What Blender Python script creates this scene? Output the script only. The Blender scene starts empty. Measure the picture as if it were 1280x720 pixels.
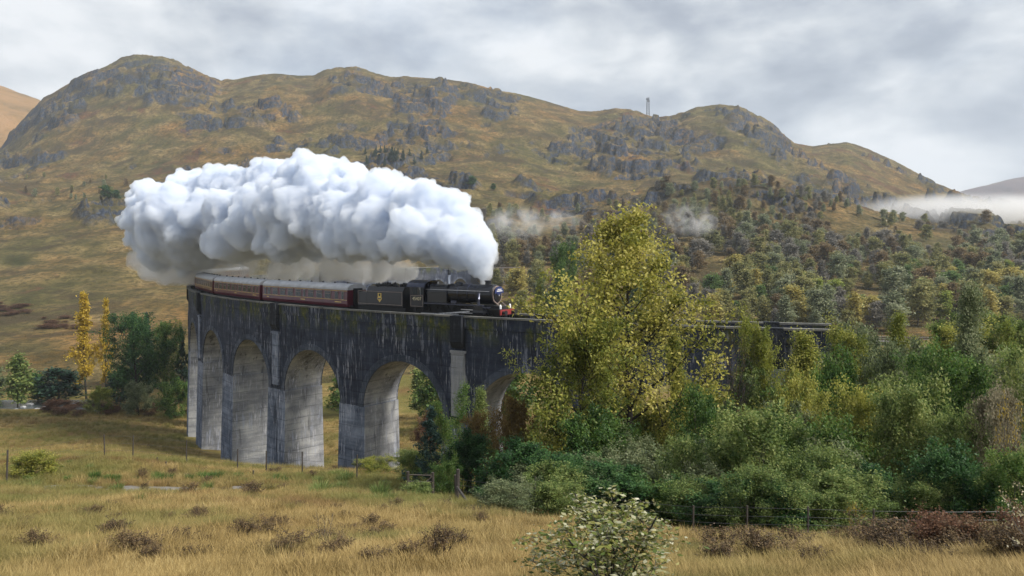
import bpy, bmesh, math, random
import numpy as np
from mathutils import Vector, Matrix
R_ = math.radians
scene = bpy.context.scene
COL = scene.collection
F, CX, HY = 931.0, 640.0, 314.0        # focal length and horizon of the 1280 x 720 photograph, in its pixels

# ------------------------------------------------------------------ camera
cam = bpy.data.cameras.new('camera')
cam.sensor_width = 36; cam.lens = 36*F/1280
cam.shift_y = -(360-HY)/1280
cam.clip_start = .2; cam.clip_end = 30000
cam_o = bpy.data.objects.new('camera', cam); COL.objects.link(cam_o)
cam_o.rotation_euler = (R_(90), 0, 0)
scene.camera = cam_o

# ------------------------------------------------------------------ sky and sun
SUN_EL, SUN_AZ = R_(42), R_(113)      # azimuth from +Y (view direction) towards +X
world = bpy.data.worlds.new('World'); scene.world = world
world.use_nodes = True
nt = world.node_tree; nt.nodes.clear()
def nd(nt, t, **kw):
    n = nt.nodes.new(t)
    for k, v in kw.items():
        if k.startswith('_'): setattr(n, k[1:], v)
        else:
            k = k.replace('__', ' ')
            n.inputs[int(k[1:]) if k[0] == 'i' and k[1:].isdigit() else k].default_value = v
    return n
def lk(nt, a, b): nt.links.new(a, b)
def ramp(nt, fac, stops, interp='LINEAR'):
    r = nt.nodes.new('ShaderNodeValToRGB'); cr = r.color_ramp; cr.interpolation = interp
    while len(cr.elements) < len(stops): cr.elements.new(.5)
    for e, (p, c) in zip(cr.elements, stops):
        e.position = p
        e.color = (c, c, c, 1) if isinstance(c, (int, float)) else (*c, 1)
    if fac is not None: nt.links.new(fac, r.inputs[0])
    return r.outputs[0]
def math_(nt, op, a, b=None, c=None, clamp=False):
    n = nt.nodes.new('ShaderNodeMath'); n.operation = op; n.use_clamp = clamp
    for i, v in enumerate((a, b, c)):
        if v is None: continue
        if isinstance(v, (int, float)): n.inputs[i].default_value = v
        else: nt.links.new(v, n.inputs[i])
    return n.outputs[0]
def mix(nt, fac, a, b, blend='MIX'):
    n = nt.nodes.new('ShaderNodeMix'); n.data_type = 'RGBA'; n.blend_type = blend
    for i, v in ((0, fac), (6, a), (7, b)):
        if isinstance(v, (int, float)): n.inputs[i].default_value = v if i == 0 else (v, v, v, 1)
        elif isinstance(v, tuple): n.inputs[i].default_value = (*v, 1)
        else: nt.links.new(v, n.inputs[i])
    return n.outputs[2]
def noise(nt, vec, scale, detail=5, rough=.55, dist=0, out=0, dim='3D'):
    n = nt.nodes.new('ShaderNodeTexNoise'); n.noise_dimensions = dim
    n.inputs['Scale'].default_value = scale; n.inputs['Detail'].default_value = detail
    n.inputs['Roughness'].default_value = rough; n.inputs['Distortion'].default_value = dist
    if vec is not None: nt.links.new(vec, n.inputs['Vector'])
    return n.outputs[out]
def mapping(nt, vec, scale=(1, 1, 1), loc=(0, 0, 0), rot=(0, 0, 0)):
    n = nt.nodes.new('ShaderNodeMapping')
    n.inputs['Scale'].default_value = scale; n.inputs['Location'].default_value = loc; n.inputs['Rotation'].default_value = rot
    nt.links.new(vec, n.inputs['Vector']); return n.outputs[0]

sky = nd(nt, 'ShaderNodeTexSky', _sky_type='NISHITA', _sun_disc=False, _sun_elevation=SUN_EL, _sun_rotation=SUN_AZ, _altitude=150)
tc = nd(nt, 'ShaderNodeTexCoord')
sep = nd(nt, 'ShaderNodeSeparateXYZ'); lk(nt, tc.outputs['Generated'], sep.inputs[0])
cv = mapping(nt, tc.outputs['Generated'], scale=(1, 1, 1.9), loc=(-4.0, 5.1, 2.7))
big = noise(nt, cv, 2.3, 3, .5, .2)
puff = noise(nt, cv, 6.0, 10, .56, .15)
fine = noise(nt, mapping(nt, tc.outputs['Generated'], scale=(1, 1, 3.2), loc=(1.7, .3, 0)), 5.0, 7, .55, .3)
v = math_(nt, 'ADD', math_(nt, 'MULTIPLY', big, .36), math_(nt, 'ADD', math_(nt, 'MULTIPLY', puff, .50), math_(nt, 'MULTIPLY', fine, .14)))
cloud = ramp(nt, v, [(.41, (1.06, 1.18, 1.39)), (.455, (1.38, 1.50, 1.70)), (.49, (1.72, 1.84, 2.0)), (.52, (2.04, 2.14, 2.26)), (.55, (2.42, 2.5, 2.58)), (.59, (2.85, 2.89, 2.93))])
cover = ramp(nt, noise(nt, cv, 1.3, 6, .55), [(.22, .82), (.45, .97)])
skyc = mix(nt, cover, sky.outputs[0], cloud)
bg = nd(nt, 'ShaderNodeBackground', Strength=.1); lk(nt, skyc, bg.inputs[0])
wo = nd(nt, 'ShaderNodeOutputWorld'); lk(nt, bg.outputs[0], wo.inputs[0])

sun = bpy.data.lights.new('sun', 'SUN'); sun.energy = 1.8; sun.angle = R_(14); sun.color = (1, .94, .85)
sun_o = bpy.data.objects.new('sun', sun); COL.objects.link(sun_o)
sd = Vector((math.sin(SUN_AZ)*math.cos(SUN_EL), math.cos(SUN_AZ)*math.cos(SUN_EL), math.sin(SUN_EL)))
sun_o.rotation_euler = sd.to_track_quat('Z', 'Y').to_euler()
sun_o.location = (0, 0, 400)

vs = scene.view_settings
vs.view_transform = 'Standard'; vs.look = 'None'; vs.gamma = 1; vs.use_curve_mapping = False; vs.exposure = 1.72
scene.render.engine = 'CYCLES'
cy = scene.cycles
cy.use_denoising = True; cy.max_bounces = 14; cy.diffuse_bounces = 3; cy.glossy_bounces = 3
cy.transmission_bounces = 4; cy.transparent_max_bounces = 12; cy.volume_bounces = 12
cy.sample_clamp_indirect = 8

# ------------------------------------------------------------------ helpers
M = {}
def new_mat(name):
    m = bpy.data.materials.new(name); m.use_nodes = True
    t = m.node_tree; t.nodes.clear()
    out = t.nodes.new('ShaderNodeOutputMaterial')
    M[name] = m
    return m, t, out
def principled(t, out, col, rough=.7, metal=0, bump=None, bstr=.4, bdist=.05, spec=.5):
    p = t.nodes.new('ShaderNodeBsdfPrincipled')
    if isinstance(col, tuple): p.inputs['Base Color'].default_value = (*col, 1)
    else: t.links.new(col, p.inputs['Base Color'])
    if isinstance(rough, (int, float)): p.inputs['Roughness'].default_value = rough
    else: t.links.new(rough, p.inputs['Roughness'])
    p.inputs['Metallic'].default_value = metal
    p.inputs['Specular IOR Level'].default_value = spec
    if bump is not None:
        b = t.nodes.new('ShaderNodeBump'); b.inputs['Strength'].default_value = bstr; b.inputs['Distance'].default_value = bdist
        t.links.new(bump, b.inputs['Height']); t.links.new(b.outputs[0], p.inputs['Normal'])
    t.links.new(p.outputs[0], out.inputs[0])
    return p
def plain(name, col, rough=.6, metal=0, var=.25, scale=3, spec=.5):
    m, t, out = new_mat(name)
    g = t.nodes.new('ShaderNodeTexCoord')
    n = noise(t, g.outputs['Object'], scale, 6, .6)
    lo = tuple(c*(1-var) for c in col); hi = tuple(min(1, c*(1+var)) for c in col)
    principled(t, out, ramp(t, n, [(.3, lo), (.7, hi)]), rough, metal, n, .15, .02, spec)
    return m

def link(name, me, mat=None, parent=None, mats=None):
    o = bpy.data.objects.new(name, me); COL.objects.link(o)
    for m in (mats or ([mat] if mat else [])): me.materials.append(M[m] if isinstance(m, str) else m)
    if parent is not None: o.parent = parent
    return o
def mesh_np(name, v, f, smooth=False):
    """v (n,3) array, f (m,k) array of equal sided faces"""
    v = np.asarray(v, np.float32); f = np.asarray(f, np.int32)
    me = bpy.data.meshes.new(name)
    me.vertices.add(len(v)); me.vertices.foreach_set('co', v.ravel())
    k = f.shape[1]
    me.loops.add(f.size); me.loops.foreach_set('vertex_index', f.ravel())
    me.polygons.add(len(f)); me.polygons.foreach_set('loop_start', np.arange(0, f.size, k, dtype=np.int32))
    me.polygons.foreach_set('loop_total', np.full(len(f), k, np.int32))
    if smooth: me.polygons.foreach_set('use_smooth', np.ones(len(f), bool))
    me.update(calc_edges=True); me.validate()
    return me
class MB:
    """collects polygons; build() links them as one mesh object"""
    def __init__(s): s.v = []; s.f = []; s.mi = []
    def add(s, vs_, fs, mi=0):
        b = len(s.v); s.v += [tuple(p) for p in vs_]
        for f in fs: s.f.append([b+i for i in f]); s.mi.append(mi)
        return s
    def box(s, x0, x1, y0, y1, z0, z1, mi=0, fn=None):
        p = [(x, y, z) for z in (z0, z1) for y in (y0, y1) for x in (x0, x1)]
        if fn: p = [fn(*q) for q in p]
        return s.add(p, [(0, 2, 3, 1), (4, 5, 7, 6), (0, 1, 5, 4), (2, 6, 7, 3), (0, 4, 6, 2), (1, 3, 7, 5)], mi)
    def tube(s, pts, rad, n=6, cap=True, mi=0):
        pts = [Vector(p) for p in pts]
        rad = [rad]*len(pts) if isinstance(rad, (int, float)) else list(rad)
        b = len(s.v); up = Vector((0, 0, 1))
        for i, p in enumerate(pts):
            d = (pts[min(i+1, len(pts)-1)]-pts[max(i-1, 0)])
            d = d.normalized() if d.length > 1e-9 else up
            a = d.cross(up if abs(d.z) < .95 else Vector((1, 0, 0))).normalized(); c = d.cross(a)
            for k in range(n):
                t = 2*math.pi*k/n
                s.v.append(tuple(p+(a*math.cos(t)+c*math.sin(t))*rad[i]))
        for i in range(len(pts)-1):
            for k in range(n):
                k2 = (k+1) % n
                s.f.append([b+i*n+k, b+i*n+k2, b+(i+1)*n+k2, b+(i+1)*n+k]); s.mi.append(mi)
        if cap:
            s.f.append([b+k for k in range(n)][::-1]); s.mi.append(mi)
            e = b+(len(pts)-1)*n
            s.f.append([e+k for k in range(n)]); s.mi.append(mi)
        return s
    def prism(s, poly, y0, y1, mi=0):
        """polygon in x,z extruded along y"""
        n = len(poly)
        p = [(x, y0, z) for x, z in poly]+[(x, y1, z) for x, z in poly]
        fs = [list(range(n)), list(range(2*n-1, n-1, -1))]+[[i+n, (i+1) % n+n, (i+1) % n, i] for i in range(n)]
        return s.add(p, fs, mi)
    def build(s, name, mat=None, parent=None, mats=None, smooth=False, bevel=0, offset=None):
        me = bpy.data.meshes.new(name)
        v = s.v if offset is None else [(a-offset[0], b-offset[1], c-offset[2]) for a, b, c in s.v]
        me.from_pydata(v, [], s.f); me.update()
        if mats: me.polygons.foreach_set('material_index', s.mi)
        bm = bmesh.new(); bm.from_mesh(me)
        bmesh.ops.recalc_face_normals(bm, faces=bm.faces)
        if bevel: bmesh.ops.bevel(bm, geom=list(bm.edges), offset=bevel, segments=1, affect='EDGES')
        bm.to_mesh(me); bm.free()
        if smooth:
            for p in me.polygons: p.use_smooth = True
        return link(name, me, mat, parent, mats)
def tag(o, label=None, cat=None, group=None, kind=None):
    for k, v in (('label', label), ('category', cat), ('group', group), ('kind', kind)):
        if v: o[k] = v
    return o
def empty(name, loc=(0, 0, 0), rz=0, label=None, cat=None, group=None):
    o = bpy.data.objects.new(name, None); COL.objects.link(o); o.empty_display_size = .3
    o.location = loc; o.rotation_euler = (0, 0, rz)
    return tag(o, label, cat, group)
def copy_tree(o, parent=None):
    c = o.copy(); COL.objects.link(c); c.parent = parent
    for ch in [k for k in o.children]: copy_tree(ch, c)
    return c

# vectorised value-gradient noise
_rng = np.random.default_rng(7)
_P = _rng.permutation(512); _P = np.concatenate([_P, _P, _P]); _G = _rng.normal(size=(512, 3)); _G /= np.linalg.norm(_G, axis=1)[:, None]
def gnoise(x, y, z=None):
    z = np.zeros_like(x) if z is None else z
    xi, yi, zi = (np.floor(a).astype(int) for a in (x, y, z))
    fx, fy, fz = x-xi, y-yi, z-zi
    u, v_, w = (a*a*a*(a*(a*6-15)+10) for a in (fx, fy, fz))
    r = 0
    for dx in (0, 1):
        for dy in (0, 1):
            for dz in (0, 1):
                h = _P[_P[_P[(xi+dx) % 512]+(yi+dy) % 512]+(zi+dz) % 512] % 512
                g = _G[h]
                d = g[..., 0]*(fx-dx)+g[..., 1]*(fy-dy)+g[..., 2]*(fz-dz)
                r = r+d*(u if dx else 1-u)*(v_ if dy else 1-v_)*(w if dz else 1-w)
    return r
def fbm(x, y, z=None, oct=5, gain=.5, ridge=False):
    a, s, r = 1, 1, 0
    for i in range(oct):
        n = gnoise(x*s+17.3*i, y*s-9.1*i, None if z is None else z*s)
        r = r+a*((1-2*np.abs(n))-.5 if ridge else n); a *= gain; s *= 2.03
    return r
def sstep(a, b, x):
    t = np.clip((x-a)/(b-a), 0, 1); return t*t*(3-2*t)

# ------------------------------------------------------------------ terrain
PXK = [-900, -400, 0, 130, 230, 330, 430, 520, 600, 700, 850, 920, 1000, 1150, 1280, 1800, 2300]
ROWS = {   # depth : row in the photograph of the ground at that depth, per column above
 2:   [1082]*17,
 9:   [722]*12+[718, 708, 704, 704, 704],
 14:  [676, 676, 676, 676, 676, 676, 676, 676, 677, 681, 688, 690, 690, 688, 684, 684, 684],
 22:  [640, 640, 640, 640, 640, 640, 641, 642, 645, 655, 676, 682, 685, 686, 684, 684, 684],
 30:  [625, 625, 625, 625, 625, 625, 627, 630, 634, 648, 670, 676, 676, 672, 668, 660, 660],
 40:  [611, 611, 611, 611, 611, 612, 619, 626, 632, 642, 640, 632, 615, 590, 572, 560, 560],
 60:  [570, 575, 579, 575, 584, 593, 598, 602, 605, 600, 555, 520, 475, 428, 424, 415, 415],
 85:  [560, 566, 570, 566, 576, 587, 590, 588, 582, 560, 520, 500, 478, 446, 436, 425, 425],
 110: [550, 556, 560, 556, 568, 584, 587, 580, 562, 540, 512, 498, 482, 458, 446, 440, 440],
 140: [535, 535, 534, 532, 539, 545, 545, 545, 530, 515, 492, 482, 470, 456, 446, 440, 440],
 170: [512, 512, 512, 513, 515, 515, 516, 515, 502, 487, 470, 462, 455, 446, 440, 430, 430],
 200: [489, 489, 489, 489, 488, 486, 480, 470, 457, 442, 436, 432, 430, 426, 420, 415, 415],
 250: [440, 440, 441, 440, 441, 432, 420, 410, 402, 392, 396, 396, 396, 395, 395, 395, 395],
 330: [385, 385, 386, 382, 380, 376, 372, 369, 365, 357, 350, 348, 350, 352, 354, 360, 360],
 450: [320, 320, 322, 320, 321, 321, 318, 313, 306, 301, 288, 284, 296, 308, 312, 320, 320],
 600: [270, 268, 264, 264, 263, 260, 258, 256, 258, 264, 246, 229, 249, 283, 294, 305, 305],
 680: [255, 252, 246, 240, 236, 232, 230, 232, 238, 247, 252, 247, 262, 277, 289, 303, 303],
 800: [240, 235, 228, 212, 206, 201, 200, 205, 213, 225, 224, 225, 235, 266, 282, 300, 300],
}
CREST = [(-900, 250), (-400, 240), (-100, 222), (-40, 205), (0, 186), (20, 163), (50, 128), (75, 112), (100, 98), (130, 86), (150, 76), (170, 72), (200, 72), (222, 79), (240, 88), (262, 97), (277, 104), (292, 101), (310, 97), (345, 93), (375, 96), (392, 96), (405, 89), (420, 86), (445, 85), (465, 92), (490, 98), (520, 99), (560, 101), (585, 104), (625, 115), (640, 117), (660, 121), (700, 133), (725, 140), (745, 141), (770, 137), (790, 139), (803, 144), (820, 149), (845, 146), (870, 135), (900, 131), (925, 135), (950, 147), (970, 161), (993, 180), (1015, 184), (1035, 181), (1060, 179), (1085, 187), (1120, 203), (1150, 219), (1172, 231), (1190, 240), (1230, 252), (1280, 264), (1500, 285), (2300, 300)]
CREST_D = 1200.0
def z_of(row, d): return (HY-row)/F*d
def build_profile(px):
    """px (n,) -> depths K, z (n,K)"""
    cr = np.interp(px, *zip(*CREST))
    K = sorted(ROWS); Z = []
    for d in K: Z.append(z_of(np.interp(px, PXK, ROWS[d]), d))
    z800 = Z[-1]; zc = z_of(cr, CREST_D)
    Z.append(z800+(zc-z800)*.56); K = K+[1010]
    Z.append(z_of(cr+5, 1145)); K.append(1145)
    Z.append(zc); K.append(CREST_D)
    Z.append(zc-(zc+60)*.28); K.append(1420)
    Z.append(zc*0-60); K.append(2600)
    return np.array(K, float), np.array(Z).T
def pchip(x, Y, xq):
    """rows of Y are functions on x; monotone cubic"""
    h = np.diff(x); dl = np.diff(Y, axis=1)/h
    m = np.zeros_like(Y)
    w1 = 2*h[1:]+h[:-1]; w2 = h[1:]+2*h[:-1]
    same = dl[:, :-1]*dl[:, 1:] > 0
    with np.errstate(divide='ignore', invalid='ignore'):
        hm = (w1+w2)/(w1/dl[:, :-1]+w2/dl[:, 1:])
    m[:, 1:-1] = np.where(same, hm, 0)
    m[:, 0] = dl[:, 0]; m[:, -1] = dl[:, -1]
    i = np.clip(np.searchsorted(x, xq)-1, 0, len(h)-1)
    t = (xq-x[i])/h[i]; hh = h[i]
    return ((2*t**3-3*t**2+1)*Y[:, i]+(t**3-2*t**2+t)*hh*m[:, i]+(-2*t**3+3*t**2)*Y[:, i+1]+(t**3-t**2)*hh*m[:, i+1])
# fan of columns (constant bearing) and rows (constant depth); denser where the photograph looks
colpx = np.concatenate([np.linspace(-880, -60, 60, endpoint=False), np.linspace(-60, 1340, 860), np.linspace(1341, 2200, 60)])
dep = np.concatenate([np.geomspace(2, 30, 70, endpoint=False), np.geomspace(30, 210, 150, endpoint=False), np.geomspace(210, 1215, 400, endpoint=False), np.geomspace(1215, 2600, 26)])
KD, KZ = build_profile(colpx)
# smooth the control heights along the columns a little (not the crest)
ker = np.hanning(61); ker /= ker.sum()
for j in range(len(KD)):
    if KD[j] <= 800:
        pad = np.pad(KZ[:, j], 30, mode='edge'); KZ[:, j] = np.convolve(pad, ker, 'valid')
ZB = pchip(KD, KZ, dep)
TT = (colpx-CX)/F
XX = TT[:, None]*dep[None, :]; YY = np.broadcast_to(dep[None, :], XX.shape).copy()
ZZ = ZB.copy()
far = sstep(190, 420, YY); nearm = 1-sstep(30, 120, YY)
crestfade = 1-.85*np.exp(-((YY-CREST_D)/105)**2)
# tussocky ground close by, softly rolling valley
ZZ += nearm*(fbm(XX/3.2, YY/3.2, oct=4)*.16+fbm(XX/.9, YY/.9, oct=3)*.09)*sstep(4, 9, YY)
ZZ += (1-far)*sstep(25, 70, YY)*fbm(XX/16, YY/16, oct=4)*.55
# hillside: rolling knolls, then ledges of rock with scarps
hill = sstep(330, 640, YY)
wx, wy = XX+18*fbm(XX/60, YY/60+5, oct=3), YY+18*fbm(XX/60+9, YY/60, oct=3)
ZZ += far*(fbm(XX/210+4, YY/260, oct=4, ridge=True)*9*crestfade*hill+fbm(XX/95, YY/95, oct=4)*6*crestfade*hill+fbm(XX/30, YY/30, oct=4)*1.6*crestfade)
cragmask = sstep(.03, .22, fbm(XX/150+3.3, YY/190+1.7, oct=4)+.13*sstep(700, 1000, YY))
cragmask *= hill
led = fbm(wx/74, wy/44+ZB/60, oct=5, gain=.5)*2.6
st = led-np.floor(led); stair = np.floor(led)+sstep(.36, .62, st)
scarp = np.clip(sstep(.30, .42, st)*(1-sstep(.60, .74, st)), 0, 1)
ZZ += cragmask*stair*12.0*(.12+.88*crestfade)
led2 = fbm(wx/17+40, wy/11, oct=4)*2.4
st2 = led2-np.floor(led2)
cm2 = hill*np.clip(.30+.70*cragmask, 0, 1)
ledge = sstep(.28, .40, st2)*(1-sstep(.58, .72, st2))*hill
ZZ += cm2*(np.floor(led2)+sstep(.35, .62, st2))*1.9*(.3+.7*crestfade)
ZZ += hill*fbm(XX/9, YY/9, oct=3)*.9
# crags and gullies are real relief: slope of the finished surface tells rock from turf
dzx = np.gradient(ZZ, axis=0)/np.maximum(np.gradient(XX, axis=0), 1e-3)
dzy = np.gradient(ZZ, axis=1)/np.gradient(dep)[None, :]
slope = np.sqrt(dzx**2+dzy**2)
slope_b = slope.copy()
rock = sstep(.80, 1.25, slope+.30*fbm(XX/14, YY/14, oct=4))*np.clip(.22*hill+cragmask*1.5, 0, 1)
rock = np.clip(rock, 0, 1)
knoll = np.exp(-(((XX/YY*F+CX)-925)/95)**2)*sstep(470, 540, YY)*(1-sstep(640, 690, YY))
# river channel
rv = np.exp(-((YY-(178+6*np.sin(XX/30)))/7)**2)*(1-sstep(-20, 60, XX))
ZZ -= rv*1.3
def ground_z(x, y):
    x = np.asarray(x, float); y = np.asarray(y, float)
    ci = np.interp(CX+F*x/np.maximum(y, .1), colpx, np.arange(len(colpx))); di = np.interp(y, dep, np.arange(len(dep)))
    i = np.clip(ci.astype(int), 0, len(colpx)-2); j = np.clip(di.astype(int), 0, len(dep)-2)
    a, b = ci-i, di-j
    return (ZZ[i, j]*(1-a)*(1-b)+ZZ[i+1, j]*a*(1-b)+ZZ[i, j+1]*(1-a)*b+ZZ[i+1, j+1]*a*b)
def gz(x, y): return float(ground_z(x, y))
def at(px, row, dmin=4, dmax=1300):
    """first point of the ground seen along a pixel of the photograph"""
    d = np.geomspace(dmin, dmax, 3000); x = (px-CX)/F*d
    zr = (HY-row)/F*d; g = ground_z(x, d)
    k = np.argmax(zr <= g)
    if not (zr <= g).any(): k = len(d)-1
    return Vector((x[k], d[k], g[k]))
def on(px, d, dz=0):
    x = (px-CX)/F*d; return Vector((x, d, gz(x, d)+dz))

def terrain_mesh(name, j0, j1, mat):
    nx = len(colpx); n = j1-j0
    v = np.stack([XX[:, j0:j1], YY[:, j0:j1], ZZ[:, j0:j1]], -1).reshape(-1, 3)
    i, j = np.meshgrid(np.arange(nx-1), np.arange(n-1), indexing='ij')
    a = i*n+j; f = np.stack([a, a+n, a+n+1, a+1], -1).reshape(-1, 4)
    me = mesh_np(name, v, f, True)
    for nm, arr in (('rock', rock), ('knoll', knoll), ('ledge', ledge)):
        at_ = me.attributes.new(nm, 'FLOAT', 'POINT'); at_.data.foreach_set('value', arr[:, j0:j1].astype(np.float32).ravel())
    return tag(link(name, me, mat), kind='structure')
# ------------------------------------------------------------------ ground materials
def pos(t): return t.nodes.new('ShaderNodeNewGeometry').outputs['Position']
def attr(t, nm): 
    a = t.nodes.new('ShaderNodeAttribute'); a.attribute_name = nm; return a.outputs['Fac']
m, t, out = new_mat('moor')
p = pos(t)
n1 = noise(t, p, .012, 6, .6, .4); n2 = noise(t, p, .05, 7, .62); n3 = noise(t, p, .35, 6, .65); n4 = noise(t, mapping(t, p, (1, 1, 1), (400, 90, 0)), .02, 7, .66, .6)
turf = ramp(t, n2, [(.30, (.060, .058, .026)), (.44, (.118, .098, .042)), (.56, (.205, .156, .070)), (.70, (.30, .228, .110))])
warm = ramp(t, n1, [(.36, (.66, .74, .62)), (.5, (.98, .93, .86)), (.64, (1.10, .84, .64))])
c = mix(t, 1.0, turf, warm, 'MULTIPLY')
c = mix(t, ramp(t, n4, [(.53, 0), (.60, .85)]), c, (.062, .046, .026))
red = noise(t, mapping(t, p, (1, 1, 1), (-300, 190, 0)), .016, 7, .64, .5)
c = mix(t, ramp(t, red, [(.60, 0), (.66, .72)]), c, (.125, .050, .032))
c = mix(t, math_(t, 'MULTIPLY', ramp(t, n3, [(.46, 0), (.60, .8)]), 1.0), c, (.058, .050, .022))
rk = ramp(t, noise(t, mapping(t, p, (1, 1, .35)), .55, 8, .68), [(.30, (.010, .014, .024)), (.48, (.030, .040, .062)), (.62, (.072, .088, .12)), (.78, (.19, .205, .23))])
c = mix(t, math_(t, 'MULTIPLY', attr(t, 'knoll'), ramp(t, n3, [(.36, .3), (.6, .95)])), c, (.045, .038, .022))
c = mix(t, math_(t, 'MULTIPLY', attr(t, 'ledge'), ramp(t, noise(t, p, .09, 5, .65), [(.42, 0), (.60, .7)])), c, (.048, .042, .022))
rf = math_(t, 'MULTIPLY', attr(t, 'rock'), ramp(t, noise(t, p, .22, 6, .7), [(.38, .15), (.54, 1.0)]))
c = mix(t, rf, c, rk)
bmp = math_(t, 'ADD', math_(t, 'MULTIPLY', n3, 1.0), math_(t, 'MULTIPLY', noise(t, p, 1.6, 4, .6), .35))
principled(t, out, c, .95, 0, bmp, 1.0, 1.6, .1)

m, t, out = new_mat('field')
p = pos(t)
n1 = noise(t, p, .07, 5, .6, .3); n2 = noise(t, p, .55, 6, .65); n3 = noise(t, p, 5, 5, .7); n0 = noise(t, mapping(t, p, (1, 1, 1), (31, 77, 0)), .035, 4, .55)
c = ramp(t, n2, [(.30, (.11, .088, .030)), (.47, (.215, .152, .055)), (.62, (.30, .215, .085)), (.75, (.34, .26, .11))])
c = mix(t, ramp(t, n1, [(.44, .0), (.60, .75)]), c, (.125, .128, .034))
c = mix(t, ramp(t, n0, [(.55, 0), (.66, .6)]), c, (.15, .075, .035))
c = mix(t, ramp(t, n3, [(.5, 0), (.72, .6)]), c, (.07, .055, .024))
principled(t, out, c, .95, 0, math_(t, 'ADD', n3, n2), .9, .15, .1)

j_split = int(np.searchsorted(dep, 200))
terrain_mesh('ground', 0, j_split+1, 'field')
terrain_mesh('hillside', j_split, len(dep), 'moor')
# ground behind the viewpoint
gx = [(-880-CX)/F*2, (2200-CX)/F*2]
zb = float(ZZ[0, 0])
me = mesh_np('slope_behind', [(-300, 2.0, -30), (gx[0], 2.0, float(ZZ[0, 0])-.01), (gx[1], 2.0, float(ZZ[-1, 0])-.01), (300, 2.0, -30), (-300, -200, 30), (-60, -200, 40), (60, -200, 40), (300, -200, 30)],
             [(0, 1, 5, 4), (1, 2, 6, 5), (2, 3, 7, 6)])
tag(link('hill_slope', me, 'field'), kind='structure')

def far_hill(name, pts, d, depth, mat, seed):
    px = np.linspace(pts[0][0], pts[-1][0], 260); row = np.interp(px, *zip(*pts))
    yy = np.concatenate([np.linspace(d-depth, d, 60), np.linspace(d, d+depth, 14)[1:]])
    t_ = (px-CX)/F; X = t_[:, None]*yy; Y = np.broadcast_to(yy, X.shape)
    zc = z_of(row, d)[:, None]; u = np.clip(1-np.abs(yy-d)/depth, 0, 1)[None, :]
    Z = -80+(zc+80)*(u*.75+.25*u*u*(3-2*u))
    Z = Z+fbm(X/(d*.06)+seed, Y/(d*.06), oct=6)*d*.012*np.minimum(1, (1-u)*6)+fbm(X/40, Y/40, oct=4)*2.5
    n = len(yy); i, j = np.meshgrid(np.arange(len(px)-1), np.arange(n-1), indexing='ij'); a = i*n+j
    me = mesh_np(name, np.stack([X, Y, Z], -1).reshape(-1, 3), np.stack([a, a+n, a+n+1, a+1], -1).reshape(-1, 4), True)
    return tag(link(name, me, mat), kind='structure')
m, t, out = new_mat('far_moor')
p = pos(t)
c = ramp(t, noise(t, p, .012, 8, .65, .5), [(.3, (.12, .085, .035)), (.48, (.25, .15, .06)), (.62, (.29, .17, .075)), (.75, (.16, .085, .05))])
principled(t, out, c, .95, 0, noise(t, p, .06, 6, .65), 1, 6, .1)
m, t, out = new_mat('heather_moor')
p = pos(t)
c = ramp(t, noise(t, p, .004, 8, .65, .5), [(.3, (.06, .045, .05)), (.5, (.12, .075, .07)), (.7, (.15, .11, .075))])
principled(t, out, c, .95, 0, noise(t, p, .03, 6, .65), 1, 10, .1)
far_hill('hill', [(-900, 70), (-500, 75), (-200, 84), (-60, 97), (0, 107), (22, 115), (48, 124), (66, 134), (120, 165), (260, 215)], 1800, 900, 'far_moor', 3)
far_hill('distant_hill', [(1040, 275), (1120, 262), (1170, 247), (1205, 238), (1235, 231), (1262, 224), (1285, 220), (1360, 206), (1500, 196), (1800, 210), (2200, 230)], 3600, 1500, 'heather_moor', 11)

# ------------------------------------------------------------------ viaduct alignment
Z0 = -6.75                                   # parapet top
C1, RA = (61.31, 193.36), 130.6
A0 = R_(-104.5); L1 = (R_(180)+A0)*RA
RB = 240.0; C2 = (C1[0]-RA+RB, C1[1])
def path(s, n=0):
    """alignment: s along the track from the right hand end, n outwards; x, y, bearing of the outward normal"""
    if s <= L1: a = A0-s/RA; c, r = C1, RA
    else: a = -math.pi-(s-L1)/RB; c, r = C2, RB
    return c[0]+(r+n)*math.cos(a), c[1]+(r+n)*math.sin(a), a
def W(s, n, z): x, y, _ = path(s, n); return (x, y, z)
PITCH, S_REF = 15.35, 35.6
k0 = -2
PIERS = [S_REF+PITCH*k for k in range(k0, 20)]      # 22 pier centres, 21 arches
RAD, CROWN = 5.75, -5.4
ZS = Z0+CROWN-RAD                             # springing level

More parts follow.
